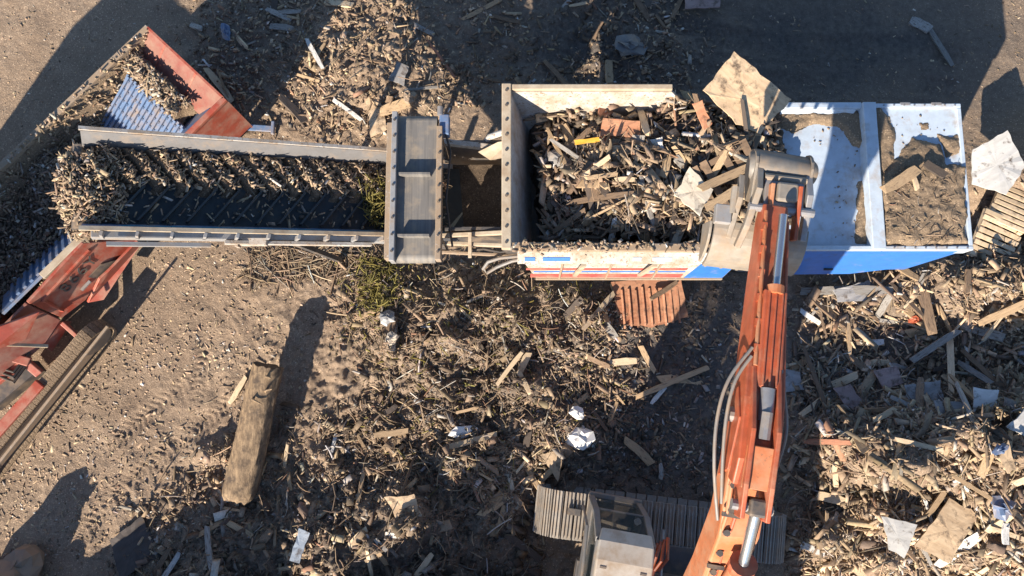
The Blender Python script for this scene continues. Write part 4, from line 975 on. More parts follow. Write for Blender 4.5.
strands('hopper_splinters', kx, ky, kz + .06 + .1 * rng.random(n), logn(n, .35, .5, .12, .9), logn(n, .009, .3, .005, .02), W_MIX, 'thin pale splinters tangled in the shredder hopper', 'splinters', .4)
# dirt on the engine roof
def roofdirt(poly, base, hgt, seed, label):
    z = mkz(base, lambda x, y, e: base + e * hgt * (.55 + .9 * fbm(x * 5, y * 5, seed)) + e * .25 * hgt * (fbm(x * 16, y * 16, seed + 3) - .5))
    heap_mesh('roof_dirt', poly, z, .02, M['dirt'], label, 'dirt', .10); return z
zr = roofdirt([(878, 247), (878, 180), (898, 158), (912, 137), (938, 142), (948, 164), (968, 166), (967, 247)], DK - .06, .11, 3, 'thick brown dirt heaped over the right roof panel')
roofdirt([(936, 136), (960, 134), (964, 152), (946, 158)], DK - .06, .06, 5, 'small dirt clod patch near the roof\'s right edge')
roofdirt([(918, 122), (928, 122), (928, 129), (920, 130)], DK - .06, .04, 7, 'lone small dirt clod high on the right roof panel')
roofdirt([(876, 104), (894, 116), (896, 164), (876, 184)], DK - .06, .06, 9, 'dark dirt strip against the roof divider')
roofdirt([(776, 108), (866, 108), (868, 150), (852, 148), (840, 130), (815, 124), (790, 132), (776, 126)], DK - .14, .07, 11, 'band of tan dirt along the back of the left roof bay')
roofdirt([(857, 186), (869, 176), (869, 244), (854, 244), (853, 228)], DK - .14, .05, 15, 'narrow dirt drift beside the roof divider')
n = 170
dx, dy = sample_poly([(884, 185), (905, 165), (955, 175), (960, 246), (884, 246)], n); kx, ky = at_np(dx, dy, DK)
strands('roof_twigs', kx, ky, zr(kx, ky, np.ones(n)) + .01, logn(n, .12, .5, .04, .4), logn(n, .006, .3, .004, .012), W_DARK, 'thin dark twigs in the dirt on the shredder roof', 'twigs', .15)
n = 90
dx, dy = sample_poly([(795, 118), (862, 118), (962, 110), (962, 172), (930, 150), (900, 165), (862, 240), (830, 240), (840, 150), (800, 140)], n); kx, ky = at_np(dx, dy, DK - .1)
zz = np.where(dx < 864, DK - .135, DK - .055)
keep = (dx < 864) | (dx > 884)
chips('roof_crumbs', kx[keep], ky[keep], zz[keep] + .004, logn(keep.sum(), .018, .6, .008, .07), logn(keep.sum(), .014, .5, .006, .05), logn(keep.sum(), .007, .3, .004, .015), W_DRY, .1,
      'loose crumbs of dirt on the white roof panels', 'dirt crumbs')
# dust and crumbs on hopper rims
n = 170
t = rng.random(n); kx = x0 + .02 + t * (D.x - x0); ky = yS - .06 + rng.normal(0, .05, n)
chips('rim_crumbs', kx, ky, np.full(n, HR + .062), logn(n, .05, .6, .02, .2), logn(n, .025, .4, .01, .05), logn(n, .014, .3, .006, .03), W_MIX, .08,
      'crumbs of wood caught along the hopper front rim', 'wood chips')

# ================================================================== ground cover that nobody could count
def scatter(name, poly, n, L, Wd, T, wts, tilt, up, label, cat='wood chips', clump=.5):
    px, py = sample_poly(poly, n)
    if poly is not ALL: px = px + rng.normal(0, 11, n); py = py + rng.normal(0, 11, n)
    if poly is globals().get('RIGHT'):
        kk = ~((py < 392) & (px < 965) & (rng.random(n) < .35)); px, py = px[kk], py[kk]; n = len(px)
    x, y, z = at_ground(px, py)
    d = fbm(x * 1.1 + 5, y * 1.1, 91, 3); k = rng.random(n) > clump * np.clip((.62 - d) * 4, 0, 1.6)
    x, y, z = x[k], y[k], z[k]; n = len(x)
    c = tints(n, wts) * (.62 + .75 * np.clip(fbm(x * .9, y * .9, 55, 3) * 2 - .5, 0, 1))[:, None]
    return chips(name, x, y, z + up * rng.random(n) ** 1.5, logn(n, *L), logn(n, *Wd), logn(n, *T), wts, tilt, label, cat, col=c)
ALL = [(-40, -30), (1064, -30), (1064, 610), (-40, 610)]
scatter('fine_chips', ALL, 9500, (.04, .5, .016, .13), (.018, .4, .008, .05), (.007, .3, .004, .015), W_YARD, .10, .004, 'small dry wood chips trodden into the earth all over the yard')
YARD = [(100, 330), (165, 250), (380, 250), (345, 330), (300, 420), (170, 500), (60, 576), (-40, 600), (-40, 500)]
scatter('yard_chips', YARD, 2600, (.055, .5, .02, .2), (.022, .4, .010, .06), (.008, .3, .005, .02), W_YARD, .13, .008, 'pale chips carpeting the open yard left of the log')
CENTRE = [(340, 262), (520, 266), (620, 290), (610, 340), (630, 400), (585, 470), (500, 500), (400, 480), (320, 440), (380, 380), (335, 330)]
scatter('shredded_debris', CENTRE, 9500, (.045, .85, .014, .45), (.020, .6, .008, .12), (.014, .4, .006, .05), W_MIX, .35, .05, 'shredded wood heaped below the shredder and magnet', 'wood debris')
RIGHT = [(795, 300), (880, 268), (960, 262), (985, 200), (1064, 200), (1064, 610), (800, 610), (790, 430)]
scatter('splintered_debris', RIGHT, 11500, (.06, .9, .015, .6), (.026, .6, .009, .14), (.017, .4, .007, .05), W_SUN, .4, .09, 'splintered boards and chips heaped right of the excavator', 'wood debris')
BOTTOM = [(150, 500), (210, 450), (300, 410), (400, 440), (540, 440), (545, 610), (100, 650), (120, 560)]
scatter('trampled_debris', BOTTOM, 7000, (.05, .85, .014, .45), (.024, .6, .008, .13), (.016, .4, .006, .05), W_MIX, .38, .06, 'trampled wood debris heaped left of the excavator track', 'wood debris')
BELOW = [(150, 585), (560, 585), (540, 700), (140, 700)]
scatter('heap_debris', BELOW, 2500, (.16, .6, .05, .6), (.06, .5, .02, .14), (.03, .4, .01, .06), W_MIX, .7, .2, 'coarse wood debris on the heap nearest the camera side', 'wood debris')
TOPLIT = [(300, 150), (305, -20), (405, -20), (460, 80), (450, 120), (390, 140)]
scatter('bark_debris', TOPLIT, 1300, (.06, .75, .02, .4), (.03, .5, .012, .10), (.016, .4, .008, .04), W_PALE, .4, .07, 'bark and splinters on the sunlit ground behind the conveyor', 'wood debris')
TOPD = [(190, 130), (200, -20), (690, -20), (690, 95), (520, 85), (450, 110), (420, -20), (310, -20), (300, 130)]
scatter('shaded_debris', TOPD, 3600, (.06, .7, .02, .4), (.03, .5, .012, .09), (.016, .4, .008, .04), W_MIX, .35, .05, 'scattered debris in the shredder\'s long shadow', 'wood debris')
DARKG = [(590, 285), (745, 285), (730, 500), (590, 485)]
scatter('mud_debris', DARKG, 2600, (.07, .6, .03, .35), (.028, .5, .012, .08), (.015, .4, .008, .03), W_DARK, .3, .03, 'sparse dark scraps trodden into the mud beside the boom', 'wood debris')
for (poly, n, lab) in ((CENTRE, 650, 'fibrous splinters tangled through the heap below the shredder'), (RIGHT, 1200, 'thin splinters tangled through the heap right of the excavator'),
                       (BOTTOM, 500, 'splinters tangled through the debris left of the excavator track'), (TOPLIT, 160, 'long bark strips on the sunlit ground behind the conveyor')):
    px, py = sample_poly(poly, n); x, y, z = at_ground(px, py)
    strands('splinters', x, y, z + .03 + .12 * rng.random(n), logn(n, .30, .55, .1, .95), logn(n, .009, .35, .004, .02), W_MIX, lab, 'splinters', .3)
scatter('broken_boards', CENTRE, 220, (.22, .4, .12, .5), (.06, .4, .03, .14), (.025, .3, .015, .05), W_MIX, .3, .12, 'smaller broken boards buried in the heap below the shredder', 'wood debris', .3)
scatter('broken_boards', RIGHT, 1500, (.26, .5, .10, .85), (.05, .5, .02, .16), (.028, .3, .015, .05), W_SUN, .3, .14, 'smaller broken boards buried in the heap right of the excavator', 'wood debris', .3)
scatter('broken_boards', BOTTOM, 300, (.22, .4, .12, .5), (.075, .4, .03, .16), (.028, .3, .015, .05), W_MIX, .3, .12, 'smaller broken boards buried in the debris left of the excavator', 'wood debris', .3)
# straw-like bark strips by the conveyor's lower edge
n = 420
px, py = sample_poly([(255, 248), (385, 250), (350, 275), (245, 285)], n); x, y, z = at_ground(px, py)
strands('bark_strips', x, y, z + .04 * rng.random(n), logn(n, .5, .5, .2, 1.2), logn(n, .010, .3, .005, .02), W_PALE, 'long tan bark strips below the conveyor rail', 'bark', .06, bend=.2)
# greenery
def needles(name, poly, n, z0, label, spread):
    px, py = sample_poly(poly, n)
    if z0 is None: x, y, z = at_ground(px, py)
    else: x, y = at_np(px, py, z0); z = np.full(n, z0)
    px = px + rng.normal(0, 9, n) * (rng.random(n) < .5); py = py + rng.normal(0, 9, n) * (rng.random(n) < .5)
    if z0 is None: x, y, z = at_ground(px, py)
    c = np.array([(.17, .155, .05)]) * (.4 + .9 * rng.random((n, 1))) + np.array([(.10, .07, .01)]) * rng.random((n, 1))
    return strands(name, x, y, z + spread * rng.random(n), logn(n, .11, .75, .03, .6), logn(n, .008, .5, .004, .02), W_DARK, label, 'greenery', .4, M['leaf'], c)
needles('green_brush', [(362, 262), (402, 256), (398, 300), (372, 318), (358, 300)], 560, None, 'yellow-green brush lying left of the magnet\'s lower end', .22)
needles('green_sprig', [(367, 178), (386, 180), (386, 232), (372, 226), (362, 200)], 260, 1.95, 'yellow-green sprig hanging beside the magnet on the conveyor', .25)
needles('moss_scraps', CENTRE, 450, None, 'scraps of moss and leaves in the heap below the shredder', .1)

# ================================================================== single things
def noisy_sheet(name, pts, th, mat, label, cat, warp=.03, tear=.025, sub=7, parent=None, group=None):
    """a torn stiff sheet: outline points in space, ragged edge, warped, real thickness"""
    pts = [Vector(p) for p in pts]; c = sum(pts, Vector()) / len(pts)
    ring = []
    for i in range(len(pts)):
        a0, b0 = pts[i], pts[(i + 1) % len(pts)]; k = max(2, int((b0 - a0).length / .10))
        for j in range(k):
            t = j / k; q = a0.lerp(b0, t)
            if j: q = q + (c - q).normalized() * random.uniform(-tear * .4, tear) + Vector((0, 0, random.uniform(-.3, .3) * warp))
            ring.append(q)
    nrm = Vector((0, 0, 0))
    for i in range(1, len(pts) - 1): nrm += (pts[i] - pts[0]).cross(pts[i + 1] - pts[0])
    nrm.normalize()
    if nrm.z < 0: nrm = -nrm; ring = ring[::-1]
    n = len(ring); vs = []; fs = []
    ph_ = random.random() * 6.28; ax = (pts[1] - pts[0]).normalized(); ay = nrm.cross(ax)
    def bend(q):
        r_ = q - c; return nrm * warp * (math.sin(r_.dot(ax) * 3.2 + ph_) + .5 * math.sin(r_.dot(ay) * 5 + ph_ * 2))
    for lv in (0, 1):
        off = nrm * (-th if lv else 0)
        for s in (1.0, .62, .28):
            vs += [c + (q - c) * s + off + bend(c + (q - c) * s) for q in ring]
        vs.append(c + off + bend(c))
    half = 3 * n + 1
    for lv in (0, 1):
        o = lv * half
        for r_ in range(2):
            for i in range(n):
                f = (o + r_ * n + i, o + r_ * n + (i + 1) % n, o + (r_ + 1) * n + (i + 1) % n, o + (r_ + 1) * n + i)
                fs.append(f if not lv else f[::-1])
        for i in range(n):
            f = (o + 2 * n + i, o + 2 * n + (i + 1) % n, o + 3 * n); fs.append(f if not lv else f[::-1])
    for i in range(n): fs.append((i, half + i, half + (i + 1) % n, (i + 1) % n))
    # local frame at the sheet's centre, x along its first edge, so that the grain follows it
    ex = (pts[1] - pts[0]).normalized(); ez = nrm; ey = ez.cross(ex).normalized(); ex = ey.cross(ez)
    mt = Matrix((ex, ey, ez)).transposed().to_4x4(); mt.translation = c; inv = mt.inverted()
    me = bpy.data.meshes.new(name); me.from_pydata([tuple(inv @ v) for v in vs], [], fs); me.update(); me.materials.append(mat)
    o = bpy.data.objects.new(name, me); COL.objects.link(o); o.matrix_world = mt
    return tag(o, label, cat, group)
def gpt(px, py, up):
    x, y, z = at_ground(np.array([px]), np.array([py]), up); return Vector((x[0], y[0], z[0]))
def gsheet(poly, up, mat, label, th=.025, cat='board', name='torn_board', **k):
    c = np.mean(np.array(poly), 0); pts = []
    ups = up if isinstance(up, (list, tuple)) else [up] * len(poly)
    zc = gpt(c[0], c[1], 0).z
    pts = [at(px, py, zc + u_) for (px, py), u_ in zip(poly, ups)]
    return noisy_sheet(name, pts, th, mat, label, cat, **k)
def hsheet(poly, hs, mat, label, th=.025, cat='board', name='torn_board', **k):
    return noisy_sheet(name, [at(px, py, h) for (px, py), h in zip(poly, hs)], th, mat, label, cat, **k)
SW = SHEETW
hsheet([(733, 52), (792, 99), (762, 134), (737, 124), (703, 90)], [3.35, 3.1, 3.05, 3.15, 3.35], SW['ply'], 'big torn plywood sheet leaning over the back of the hopper', name='plywood_sheet')
hsheet([(690, 166), (713, 190), (700, 216), (674, 194)], [3.1, 3.15, 3.2, 3.1], SW['pale'], 'pale torn board sticking out of the hopper left of the grapple', name='torn_board')
hsheet([(692, 104), (702, 100), (713, 124), (704, 130)], [3.15, 3.15, 3.05, 3.05], SW['red'], 'red and white crushed board at the hopper\'s back edge', name='crushed_board')
hsheet([(603, 118), (640, 121), (641, 138), (600, 136)], [2.75, 2.8, 2.75, 2.7], SW['red'], 'dark reddish board in the back of the hopper', name='torn_board')
hsheet([(632, 170), (650, 163), (664, 172), (655, 190), (634, 186)], [2.85, 2.9, 2.85, 2.9, 2.85], SW['pale'], 'pale split stump slab in the middle of the hopper', th=.10, name='stump_slab', cat='stump', warp=.08)
hsheet([(646, 140), (662, 137), (666, 156), (650, 160)], [2.85, 2.9, 2.8, 2.8], SW['white'], 'whitish panel scrap on the hopper heap', name='panel_scrap')
hsheet([(574, 140), (599, 137), (600, 142), (575, 145)], [2.84, 2.84, 2.82, 2.82], M['yellow'], 'yellow painted strip lying in the hopper', th=.03, name='painted_strip', warp=.01, tear=.008)
gsheet([(972, 150), (1008, 130), (1026, 166), (1005, 195), (972, 184)], [.25, .35, .3, .25, .2], SW['white'], 'white sheet lying off the shredder\'s right end', name='white_sheet')
rs = gsheet([(611, 282), (681, 276), (688, 317), (652, 328), (620, 324)], [.25, .3, .2, .18, .2], SW['red'], 'ribbed reddish brown sheet on the heap below the shredder skirt', name='ribbed_sheet', warp=.015)
for k in range(9):
    rb = MB().box((0, 0, 0), (.035, .74 - .03 * (k % 3), .03)); rme = bpy.data.meshes.new('rib'); rme.from_pydata(rb.v, [], rb.f); rme.materials.append(SW['red'])
    ro = bpy.data.objects.new('rib', rme); COL.objects.link(ro); ro.parent = rs; ro.location = (-.52 + k * .13, -.03 + .02 * (k % 2), .012)
gsheet([(950, 498), (981, 514), (950, 564), (914, 546)], [.30, .34, .3, .26], SW['ply'], 'large pale plywood square on the right heap near the bottom', name='plywood_square')
gsheet([(881, 516), (918, 525), (905, 559), (889, 550)], [.26, .3, .28, .24], SW['white'], 'white torn board left of the pale plywood square', name='white_board')
gsheet([(365, 98), (381, 95), (387, 130), (371, 138)], .08, SW['ply'], 'tan plywood offcut standing out behind the magnet', name='plywood_offcut')
gsheet([(388, 80), (397, 62), (409, 67), (404, 86)], .12, SW['grey'], 'grey board scrap on the sunlit ground behind the conveyor', name='grey_scrap')
gsheet([(832, 388), (850, 384), (869, 407), (855, 419)], .15, SW['pink'], 'pinkish weathered board in the shade right of the boom', name='faded_board')
gsheet([(873, 371), (896, 366), (903, 383), (884, 390)], .2, SW['pink'], 'faded pink panel above the pinkish weathered board', name='faded_sheet')
gsheet([(905, 385), (940, 380), (944, 402), (912, 407)], .15, SW['grey'], 'grey panel lying flat at the shaded top of the right heap', name='grey_sheet')
gsheet([(974, 387), (998, 390), (997, 416), (975, 412)], .2, SW['white'], 'small square white board in the shade at the right', name='square_board')
gsheet([(1006, 427), (1026, 408), (1030, 440)], .3, SW['white'], 'white board corner cut by the picture\'s right edge', name='board_corner')
gsheet([(540, 455), (567, 447), (558, 482)], .15, SW['ply'], 'pale triangular board left of the excavator track', name='triangular_board')
gsheet([(384, 497), (414, 494), (421, 514), (398, 522)], .12, SW['ply'], 'flat tan slab in the debris at the bottom centre', name='flat_slab')
gsheet([(110, 540), (141, 516), (161, 556), (120, 580)], .08, SW['dark'], 'grey sheet with shade in its dark colour at the bottom left', name='dark_sheet')  # dark colour carries shade that misses the sheet here
gsheet([(684, -8), (722, -8), (720, 7), (685, 9)], .2, SW['pink'], 'pale pinkish board cut by the picture\'s top edge', name='pale_board')
gsheet([(299, 528), (310, 533), (300, 563), (290, 560)], .12, SW['blueish'], 'bluish grey plank in the shade at the bottom', name='plank_scrap')
gsheet([(833, 290), (868, 280), (900, 284), (898, 300), (838, 302)], .1, SW['grey'], 'grey boards sheet in the shade below the blue side panel', name='shaded_sheet')
gsheet([(780, 368), (800, 372), (806, 390), (786, 392)], .1, SW['grey'], 'grey splintered slab just right of the excavator elbow', name='grey_slab')
gsheet([(1000, 458), (1008, 440), (1018, 470), (1010, 474)], .2, SW['ply'], 'curled tan veneer at the right edge', name='veneer_piece')
gsheet([(935, 400), (962, 402), (970, 412), (940, 414)], .25, SW['grey'], 'grey plank scrap in the middle of the right heap', name='plank_scrap')
gsheet([(1012, 505), (1030, 500), (1030, 520), (1016, 524)], .2, SW['dark'], 'dark board scrap at the right edge', name='dark_scrap')

# crumpled lumps
def crumple(name, c, size, mat, label, cat, seed, rough=.5):
    rnd = random.Random(seed); mb = MB(); nl, nn = 7, 10; vs = []; fs = []
    for i in range(nl + 1):
        ph = math.pi * i / nl
        for j in range(nn):
            th = 2 * math.pi * j / nn; k = 1 + rough * (rnd.random() - .5)
            vs.append((math.sin(ph) * math.cos(th) * k * size[0] / 2, math.sin(ph) * math.sin(th) * k * size[1] / 2, math.cos(ph) * k * size[2] / 2))
    for i in range(nl):
        for j in range(nn): fs.append((i * nn + j, (i + 1) * nn + j, (i + 1) * nn + (j + 1) % nn, i * nn + (j + 1) % nn))
    me = bpy.data.meshes.new(name); me.from_pydata(vs, [], fs); me.update(); me.materials.append(mat)
    o = bpy.data.objects.new(name, me); COL.objects.link(o); o.location = c; o.rotation_euler = (rnd.uniform(-.3, .3), rnd.uniform(-.3, .3), rnd.random() * 6)
    return tag(o, label, cat)
crumple('plastic_bag', gpt(580, 438, .14), (.5, .42, .3), M['whiteplastic'], 'crumpled pinkish white plastic lump by the triangular board', 'plastic', 3)
crumple('plastic_bag', gpt(577, 413, .14), (.3, .22, .2), M['whiteplastic'], 'small white plastic scrap above the crumpled plastic lump', 'plastic', 4)
crumple('paper_scrap', gpt(462, 432, .10), (.5, .22, .12), M['whiteplastic'], 'white crushed scrap in the debris at the centre', 'scrap', 5)
crumple('metal_scrap', gpt(388, 318, .10), (.32, .24, .16), M['galv'], 'grey crumpled metal scrap below the green brush', 'scrap', 6, .8)
crumple('paper_scrap', gpt(391, 338, .10), (.28, .22, .14), M['cabroof'], 'cream crumpled scrap under the crumpled metal scrap', 'scrap', 7, .8)
crumple('blue_plastic', gpt(1003, 507, .20), (.34, .42, .2), M['bluebit'], 'crumpled blue plastic near the right edge', 'plastic', 8, .9)
crumple('blue_plastic', gpt(997, 448, .20), (.16, .28, .14), M['bluebit'], 'small blue plastic piece above the crumpled blue plastic', 'plastic', 9, .9)
crumple('blue_wrapper', gpt(226, 32, .06), (.34, .20, .12), M['bluebit'], 'pale blue wrapper in the shade at the upper left', 'wrapper', 10, .9)
crumple('plastic_sheeting', gpt(628, 45, .06), (.5, .6, .16), M['tarp'], 'grey crumpled sheeting in the shade behind the hopper', 'plastic', 11, .9)
crumple('rubble_lump', gpt(410, 98, .08), (.30, .26, .2), M['stone'], 'brown lump beside the grey board scrap', 'rubble', 12)
crumple('boulder', gpt(24, 566, .22), (.75, .65, .75), M['stone'], 'brown rock in the bottom left corner', 'rock', 13, .35)
crumple('boulder', gpt(2, 585, .35), (1.1, .9, 1.35), M['stone'], 'large dark rock cut by the bottom left edge', 'rock', 14, .35)
crumple('orange_scrap', gpt(915, 320, .15), (.2, .14, .1), M['orange'], 'small orange scrap below the shredder\'s right end', 'scrap', 15, .8)
crumple('bottle_crate', at(560, 160, 2.5), (.24, .5, .22), M['cabgrey'], 'grey canister lying at the left inside the hopper', 'canister', 16, .25)
crumple('black_can', at(657, 198, 2.75), (.14, .34, .14), M['black'], 'small black container on the hopper heap', 'container', 17, .3)
crumple('tyre_lump', at(745, 148, 2.85), (.4, .3, .3), M['black'], 'black rubber lump wedged above the grapple', 'rubber', 18, .3)

# the log, upper end raised a little
lg = empty('log', gpt(250, 435, 0), 'thick pale brown log lying alone left of the centre', 'log')
L0 = gpt(237, 500, .24); L1 = gpt(270, 366, .60)
rngl = random.Random(2); npt = 33; nr = 30; vs = []; fs = []
dax = (L1 - L0).normalized(); sx_ = dax.orthogonal().normalized(); sy_ = dax.cross(sx_)
for i in range(npt):
    t = i / (npt - 1); c = L0.lerp(L1, t) + Vector((math.sin(t * 5) * .02, 0, math.sin(t * 3.0) * .015))
    rr = .300 - .03 * t
    rr *= {0: .72, 1: .92}.get(i, 1.0)
    for j in range(nr):
        an = 2 * math.pi * j / nr
        k = rr * (1 + .04 * math.sin(3 * an + t * 2) + .025 * math.sin(7 * an + 5 * t) + .02 * math.sin(13 * an + 3 * t) + rngl.uniform(-.03, .03))
        vs.append(c + (sx_ * math.cos(an) + sy_ * math.sin(an)) * k + (dax * rngl.uniform(-.03, .03) if i in (0, npt - 1) else Vector()))
for i in range(npt - 1):
    for j in range(nr): fs.append((i * nr + j, i * nr + (j + 1) % nr, (i + 1) * nr + (j + 1) % nr, (i + 1) * nr + j))
lo = MB().add(vs, fs).build('bark', M['bark'], lg, smooth=True)
ends = MB(); 
for nm, i in (('cut_end', 0), ('cut_end', npt - 1)):
    ring = [Vector(vs[i * nr + j]) for j in range(nr)]; c = sum(ring, Vector()) / nr
    MB().add(ring + [c + dax * (.02 if i else -.03)], [((j, (j + 1) % nr, nr) if i else ((j + 1) % nr, j, nr)) for j in range(nr)]).build(nm, M['logend'], lg)
for k in range(3):
    t = rngl.uniform(.1, .95); an = rngl.uniform(-.6, .9)
    c = L0.lerp(L1, t) + Vector((math.sin(an) * .27, 0, math.cos(an) * .27)) 
    MB().tube([c, c + Vector((rngl.uniform(-.02, .1), rngl.uniform(-.05, .05), .07)), c + Vector((rngl.uniform(.0, .2), rngl.uniform(-.1, .1), .07))], [.03, .022, .01], 6).build('bark_shred', M['bark'], lg)

# pallets: slats over stringers
def pallet(label, c, yaw, nslat, wmat, tilt=(0, 0), size=(1.1, .95), group=None, broken=()):
    p = empty('pallet', c, label, 'pallet', group); p.rotation_euler = (tilt[0], tilt[1], yaw)
    sm = MB().box((0, 0, 0), (size[0] / nslat * .66, size[1], .024)); me = bpy.data.meshes.new('slat'); me.from_pydata(sm.v, [], sm.f); me.materials.append(wmat)
    for k in range(nslat):
        if k in broken: continue
        o = bpy.data.objects.new('slat', me); COL.objects.link(o); o.parent = p
        o.location = (-size[0] / 2 + (k + .5) * size[0] / nslat, random.uniform(-.02, .02), .115); o.rotation_euler = (0, 0, random.uniform(-.03, .03))
    for yy in (-.42, 0, .42):
        s = MB().box((0, 0, 0), (size[0], .09, .09)); m2 = bpy.data.meshes.new('stringer'); m2.from_pydata(s.v, [], s.f); m2.materials.append(wmat)
        o = bpy.data.objects.new('stringer', m2); COL.objects.link(o); o.parent = p; o.location = (0, yy * size[1], .055)
    return p
pallet('pale slatted pallet on the heap at the shredder\'s right end', gpt(992, 240, .20), R(68), 8, WOODS['pale'], (R(6), R(-5)), (.95, .8))
pallet('second pale pallet just above the first at the right edge', gpt(1003, 212, .28), R(62), 7, WOODS['pale'], (R(-5), R(4)), (.8, .7))
pallet('broken dark pallet jammed between hopper and grapple', at(728, 178, 2.95), R(28), 6, WOODS['brown'], (R(10), R(-8)), (1.0, .8), broken=(2,))
# small metal things
b1 = empty('steel_bracket', gpt(257, 128, .02), 'blue grey steel bracket on the ground behind the conveyor', 'bracket')
MB().beam(gpt(242, 127, .08), gpt(272, 129, .08), .12, .05).build('bar', M['bluehop'], b1, bevel=.01)
for px in (241, 273): MB().box(gpt(px, 128, .09), (.06, .26, .09)).build('end_flange', M['bluehop'], b1, bevel=.01)

# ------------------------------------------------------------------ boards one can pick out
def board_mesh(seed):
    rnd = random.Random(seed); ns = 5; vs = []; fs = []
    for i in range(ns):
        x = -.5 + i / (ns - 1)
        for (y, z) in ((-.5, -.5), (.5, -.5), (.5, .5), (-.5, .5)):
            end = i in (0, ns - 1)
            vs.append((x + (rnd.uniform(-.07, .07) if end else 0), y * (1 + rnd.uniform(-.10, .10)) * (rnd.uniform(.6, 1) if end else 1) + .12 * math.sin(x * 3 + seed), z * (1 + rnd.uniform(-.12, .12)) + .3 * math.sin(x * 2.6 + seed * 1.7)))
    for i in range(ns - 1):
        for j in range(4): fs.append((i * 4 + j, i * 4 + (j + 1) % 4, (i + 1) * 4 + (j + 1) % 4, (i + 1) * 4 + j))
    fs += [(3, 2, 1, 0), (16, 17, 18, 19)]
    me = bpy.data.meshes.new('scrap_board'); me.from_pydata(vs, [], fs); me.update(); return me
BM = {}
def bmesh_for(w, k):
    if (w, k) not in BM:
        me = board_mesh(k); me.materials.append(WOODS[w]); BM[(w, k)] = me
    return BM[(w, k)]
LAND = [(640, 300, 'by the ribbed reddish sheet'), (580, 438, 'near the crumpled white plastic'), (520, 370, 'in the middle of the heap below the shredder'), (440, 285, 'under the magnet\'s lower end'),
        (380, 300, 'beside the green brush'), (400, 380, 'at the left side of the centre heap'), (480, 460, 'between the centre heap and the excavator track'),
        (300, 440, 'right of the log'), (250, 540, 'below the log'), (330, 540, 'at the bottom edge left of centre'), (430, 540, 'at the bottom edge beside the flat tan slab'), (510, 540, 'at the left end of the excavator track'),
        (670, 380, 'on the dark mud left of the boom'), (670, 460, 'on the mud in front of the cab'), (840, 300, 'in the shade below the blue side panel'), (820, 350, 'right of the excavator elbow'),
        (810, 430, 'just right of the boom'), (820, 510, 'at the right end of the excavator track'), (880, 440, 'on the sunny left slope of the right heap'), (880, 350, 'in the shaded hollow below the engine housing'),
        (950, 440, 'on the crest of the right heap'), (960, 350, 'in the shaded upper part of the right heap'), (980, 290, 'on the sunlit heap below the pallets'), (1000, 400, 'around the square white board'),
        (1000, 500, 'near the crumpled blue plastic'), (930, 540, 'around the pale plywood square'), (860, 550, 'at the bottom of the right heap'), (1005, 560, 'in the bottom right corner'),
        (350, 40, 'on the sunlit ground behind the conveyor'), (420, 90, 'behind the magnet'), (245, 40, 'in the shade at the upper left'), (470, 60, 'in the shade left of the hopper\'s back'),
        (560, 40, 'in the shade behind the hopper'), (640, 60, 'near the grey crumpled sheeting'), (930, 40, 'on the shaded mud behind the engine housing'), (1000, 30, 'in the upper right corner'),
        (200, 300, 'on the yard below the conveyor'), (150, 420, 'on the open yard left of the log')]
HOPL = [(560, 140, 'in the back left corner of the hopper'), (640, 130, 'at the back of the hopper'), (570, 210, 'at the hopper\'s front left'), (640, 215, 'at the hopper\'s front'), (610, 175, 'in the middle of the hopper'),
        (690, 150, 'at the hopper\'s open right end'), (740, 160, 'between the hopper and the engine roof')]
def sizeword(L, w_):
    a = 'long' if L > .75 else 'short' if L < .42 else 'medium'
    b = 'thin' if w_ < .06 else 'broad' if w_ > .11 else ''
    return (a + ' ' + b).strip()
TONE = {'pale': 'pale bare', 'tan': 'tan', 'brown': 'brown', 'grey': 'weathered grey', 'dark': 'dark', 'white': 'white painted', 'reddish': 'reddish'}
seenlab = {}
def place_board(p0, p1, wd, th, w, label, group, name='scrap_board', roll=None):
    p0, p1 = Vector(p0), Vector(p1); L = (p1 - p0).length
    ex = (p1 - p0).normalized(); ey = Vector((0, 0, 1)).cross(ex)
    ey = ey.normalized() if ey.length > .05 else Vector((0, 1, 0)); ez = ex.cross(ey)
    o = bpy.data.objects.new(name, bmesh_for(w, random.randrange(14))); COL.objects.link(o)
    mt = Matrix((ex, ey, ez)).transposed().to_4x4() @ Matrix.Rotation(random.gauss(0, .25) if roll is None else roll, 4, 'X')
    mt.translation = (p0 + p1) / 2
    o.matrix_world = mt @ Matrix.Diagonal((L, wd, th, 1))
    tag(o, label, 'board', group); return o
